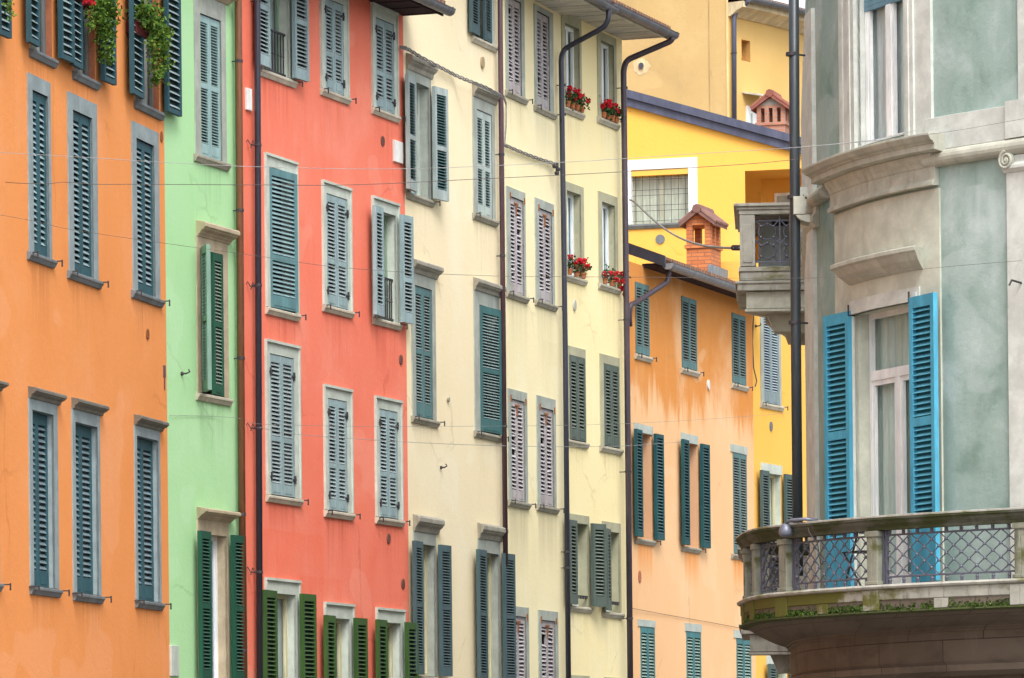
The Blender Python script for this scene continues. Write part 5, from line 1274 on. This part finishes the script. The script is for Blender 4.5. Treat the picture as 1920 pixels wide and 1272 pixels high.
# ================================================================ trailing planters on the orange house
ivm = paint('trailing_leaf', (.14, .24, .03), .55, .4, (.20, .22, .03)); ivm2 = paint('dark_trailing_leaf', (.06, .14, .02), .55, .3, (.10, .18, .02))
plb = paint('dark_red_planter', (.10, .014, .014), .5, .3)
def planter(x0, x1, y0, y1, label, strands, tuft, flowers=()):
    d = .14; xm = (x0 + x1) / 2
    ua, ub = FO.U(x0, y1, d), FO.U(x1, y1, d); vb_, va_ = FO.V(xm, y1, d), FO.V(xm, y0, d)
    r = empty('hanging_planter', FO.P((ua + ub) / 2, vb_, d)); tag(r, label, 'planter', 'trailing planters on the orange house')
    m = MB(); m.fbox(FO, ua, ub, vb_, va_, -.08, d); m.fbox(FO, ua - .02, ub + .02, va_ - .03, va_ - .001, d + .001, d + .015); m.build('box', plb, r, bevel=.008)
    m = MB()
    for (x, y, sx, sz, n) in tuft: leafy(m, FO.at(x, y, d + .06), (sx, sx, sz), n, .030, .4)
    for (pts, n, sp) in strands:
        P = [FO.at(a, b, d + .08 + rnd.uniform(-.03, .05)) for a, b in pts]
        m.tube(P, .006, 4)
        for i in range(len(P) - 1):
            for q in range(n):
                w = rnd.random(); leafy(m, P[i] * (1 - w) + P[i + 1] * w, (sp, sp, .03), 2, .024, .2)
    m.build('foliage', [ivm, ivm2], r, solid=False).data.polygons.foreach_set('material_index', [1 if rnd.random() < .45 else 0 for _ in m.f])
    if flowers:
        m = MB()
        for x, y in flowers:
            for _ in range(16): m.ball(FO.at(x, y, d + .1) + rv(.04), .016, 6, 4)
        m.build('flower_head', redm, r)
planter(150, 183, -6, 9, 'dark planter at the top edge with red flowers and a long trailing vine', [([(182, 0), (188, 30), (192, 60), (196, 95), (202, 120)], 60, .045), ([(194, -5), (204, 20), (210, 35)], 50, .04), ([(200, 40), (208, 62), (213, 75), (206, 100)], 22, .03), ([(176, 10), (172, 40), (168, 62)], 16, .03)], ((195, 12, .09, .1, 260), (200, 28, .08, .08, 160)), ((160, 2), (166, -3), (172, 3)))
planter(256, 279, 44, 68, 'red brown planter box with bushy bright green vine hanging beside it', [([(284, 40), (292, 60), (300, 80), (304, 115), (300, 150)], 60, .05), ([(280, 70), (286, 100), (290, 130), (293, 160)], 40, .04), ([(300, 50), (312, 60), (318, 62)], 25, .03), ([(304, 100), (312, 118), (321, 123)], 16, .025), ([(290, 40), (306, 50), (312, 70), (308, 95)], 40, .04)], ((268, 24, .075, .07, 240), (284, 34, .08, .09, 260), (294, 60, .06, .12, 200)))
P = [FO.at(a, b, .25) for a, b in ((13, -10), (17, 8), (20, 22), (21, 34))]; m = MB(); m.tube(P, .005, 4)
for i in range(3):
    for q in range(22): w = rnd.random(); leafy(m, P[i] * (1 - w) + P[i + 1] * w, (.03, .03, .03), 1, .02)
o = m.build('hanging_vine', ivm, solid=False); tag(o, 'thin vine sprig dangling in the top left corner', 'plant')

# ================================================================ wires across the street
def ps(*q): return [at(*a) for a in q]
def lerpY(pts, Ya, Yb):
    n = len(pts) - 1; return [at(x, y, Ya + (Yb - Ya) * (x - pts[0][0]) / (pts[-1][0] - pts[0][0])) for x, y in pts]
ww = 'overhead wires across the street'
cable(lerpY([(-60, 283), (150, 295), (310, 305), (480, 313), (750, 317), (1050, 305), (1300, 289), (1490, 277), (1640, 262), (1716, 245)], 53.2, 53.9), .003, M['wire_white'], 'pale wire crossing the whole street below the top storey', group=ww)
cable(lerpY([(1490, 277.5), (1640, 264), (1780, 247), (1930, 221)], 53.0, 52.6), .003, M['wire_grey'], 'short grey wire running on past the upper cornice of the corner building', group=ww)
m0 = FO.at(10, 342, .03)
cable([m0] + lerpY([(40, 344), (90, 345), (120, 342), (180, 346), (245, 346), (480, 347), (660, 347), (900, 336), (1160, 323), (1400, 308), (1502, 298)], 54.6, 56.0), .0035, M['wire_dark'], 'dark wire with twisted ends, just under the pale street wire', group=ww)
m = MB(); q = lerpY([(10, 342), (18, 343), (46, 345)], 54.5, 54.6)
cable(lerpY([(-40, 397), (60, 414), (135, 431), (312, 457), (480, 480), (650, 503), (900, 517), (1180, 520), (1500, 522), (1640, 514), (1780, 500), (1916, 489)], 53.6, 52.9), .0022, M['wire_dark'], 'thin dark wire dipping across the middle of the facades', group=ww)
cable([FC.at(488, 802, .14), FC.at(560, 815, .3), FC.at(760, 829, .6), FK.at(930, 836, .9), FB.at(1080, 838, .7), FB.at(1180, 836, .4), FR.at(1276, 829, .12)], .0035, M['wire_white'], 'white wire from the coral house pipe to a teal shutter', group=ww)
cable([FG.at(318, 779, .02), FG.at(400, 781, .02), FG.at(456, 786, .12), FC.at(500, 796, .2), FC.at(750, 800, .5), FB.at(1100, 797, .6), FR.at(1300, 788, .5), FY.at(1480, 775, .2)], .0025, M['wire_grey'], 'faint grey wire level with the lower cream windows', group=ww)
cable([FR.at(1186, 1141, .03), FR.at(1250, 1153, .02), FR.at(1330, 1167, .02), FR.at(1409, 1182, .02)], .004, M['wire_dark'], 'dark wire stapled along the peach wall above its lowest windows')
# bundled cables on the cream and yellow walls
def bundle(paths, label):
    m = MB()
    for F_, pts in paths:
        P = [F_.at(*p) for p in pts]; out = []
        for i in range(len(P) - 1):
            for k in range(12): out.append(P[i].lerp(P[i + 1], k / 12))
        out.append(P[-1])
        for ph in (0, 2.1, 4.2):
            m.tube([p + Vector((0, math.cos(j * .55 + ph), math.sin(j * .55 + ph))) * .022 for j, p in enumerate(out)], .011, 5)
    o = m.build('cable_bundle', M['wire_grey']); tag(o, label, 'cable', 'bundled cables on the walls'); return o
bundle([(FK, [(750, 89, .06), (762, 91, .10), (790, 108, .24), (828, 128, .06), (855, 142, .06), (884, 154, .25), (912, 165, .24), (941, 181, .16)])], 'twisted cable bundle sloping over the stone hoods of the cream house')
bundle([(FA, [(944, 181, .1), (949, 196, .05), (949, 235, .05), (946, 272, .05), (952, 275, .05), (985, 289, .04), (1015, 300, .04), (1044, 309, .06)])], 'twisted cable bundle dropping and crossing the stained yellow wall')
m = MB()
for a, b in ((1040, 312), (1046, 318), (1044, 325)): m.ball(FA.at(a, b, .12), .04, 8, 6)
m.tube([FA.at(1045, 305, .1), FA.at(1045, 327, .1)], .02, 6); o = m.build('cable_clamp', M['iron']); tag(o, 'black insulator clamp beside the dark downpipe', 'insulator')
Yb = 65.4
pts = [FB.at(1181, 375, .12)] + [at(x, y, Y) for x, y, Y in ((1192, 381, 80), (1218, 406, 78), (1250, 432, 75), (1283, 450, 72.5), (1320, 461, 69.8), (1360, 465, 67), (1388, 465, 65.6))]
cable(pts, .017, M['wire_grey'], 'thick sagging grey cable from the plum downpipe to the far stone balcony', group=None)
m = MB()
for x, y, Y in ((1376, 465, 66.2), (1381, 465, 65.9), (1386, 465, 65.7)): m.ball(at(x, y, Y), .045, 8, 5)
o = m.build('cable_clamp', M['iron']); tag(o, 'black cable clamp fixed to the corner of the far stone balcony', 'insulator')
# hooks that hold the wires on the coral house pipe
for y in (272, 538, 803, 1073):
    m = MB(); c = FC.at(477, y, .1); m.tube([c + Vector((.05, 0, 0)), c + Vector((-.05, 0, .0)), c + Vector((-.09, 0, .07)), c + Vector((-.12, 0, .02))], .008, 5); m.tube([c, c + Vector((-.02, 0, .06)), c + Vector((-.05, 0, -.04))], .007, 5)
    HCr = [o for o in bpy.data.objects if o.get('label', '').startswith('coral red')][0]; m.build('pipe_hook', M['iron'], HCr)

# ================================================================ ground
k = NT('street_paving'); b = k.n.new('ShaderNodeTexBrick'); k.t.links.new(k.map(1, 1), b.inputs[0]); b.inputs[1].default_value = (.16, .15, .14, 1); b.inputs[2].default_value = (.2, .19, .17, 1); b.inputs[3].default_value = (.07, .07, .065, 1); b.inputs['Scale'].default_value = 4
n1 = k.noise(k.map(1, 1), 1, 6); pv = k.done(k.mix(k.ramp(n1, .3, .7, 0, .4), b.outputs[0], (.1, .1, .09)), .8)
m = MB(); m.face([(-600, -200, 0), (600, -200, 0), (600, 900, 0), (-600, 900, 0)]); tag(m.build('ground', stone('distant_ground', (.2, .19, .17), (.1, .1, .08), .5, .2), solid=False), kind='structure')
m = MB(); lf = [Vector((p.x, p.y, .004)) for p in (p0, p1, p2, p3, p4, p5, p6, r1, y1)]
P0 = Vector((p0.x, -20, .004)); rt = [Vector((7.5, -20, .004)), Vector((7.5, 51.2, .004)), Vector((5.58, 53.3, .004)), Vector((4.3, 55.2, .004)), Vector((3.7, 58.3, .004)), Vector((4.35, 70, .004)), Vector((8, 92, .004))]
m.face([P0] + lf + rt[::-1]); tag(m.build('street', pv, solid=False), kind='structure')

# ================================================================ light, sky, camera
EL, AZ = 52, 15                       # soft high light from behind the viewer, a little from the right
w = bpy.data.worlds.new('World'); SC.world = w; w.use_nodes = True
nt = w.node_tree; bg = nt.nodes['Background']; sky = nt.nodes.new('ShaderNodeTexSky')
sky.sky_type = 'NISHITA'; sky.sun_disc = False; sky.sun_elevation = math.radians(EL); sky.sun_rotation = math.radians(180 - AZ)
sky.air_density = 1.0; sky.dust_density = 4.0; sky.ozone_density = .6
hs = nt.nodes.new('ShaderNodeHueSaturation'); hs.inputs['Saturation'].default_value = .28
nt.links.new(sky.outputs[0], hs.inputs['Color']); nt.links.new(hs.outputs[0], bg.inputs[0]); bg.inputs[1].default_value = .15
sl_ = bpy.data.lights.new('sun', 'SUN'); sl_.energy = .9; sl_.angle = math.radians(24); sl_.color = (1, .96, .9)
so = bpy.data.objects.new('sun', sl_); COL.objects.link(so)
sd = Vector((math.sin(math.radians(AZ)) * math.cos(math.radians(EL)), -math.cos(math.radians(AZ)) * math.cos(math.radians(EL)), math.sin(math.radians(EL))))
so.rotation_euler = sd.to_track_quat('Z', 'Y').to_euler(); so.location = (0, 20, 40)
cam = bpy.data.cameras.new('camera'); co = bpy.data.objects.new('camera', cam); COL.objects.link(co); SC.camera = co
cam.sensor_width = 36; cam.lens = FP / 1920 * 36; cam.clip_end = 3000; cam.clip_start = .5
# the frame is a level view shifted upwards, turned a little about its axis
from mathutils import Matrix
co.matrix_world = Matrix.Translation((0, 0, HC)) @ Matrix.Rotation(math.radians(90), 4, 'X') @ Matrix.Rotation(-ROLL, 4, 'Z')
cam.shift_x = 0.; cam.shift_y = (YH - 636) / 1920
SC.render.resolution_x = 1024; SC.render.resolution_y = 678
SC.view_settings.view_transform = 'Standard'; SC.view_settings.look = 'None'; SC.view_settings.gamma = 1; SC.view_settings.exposure = 1.1
SC.cycles.max_bounces = 8
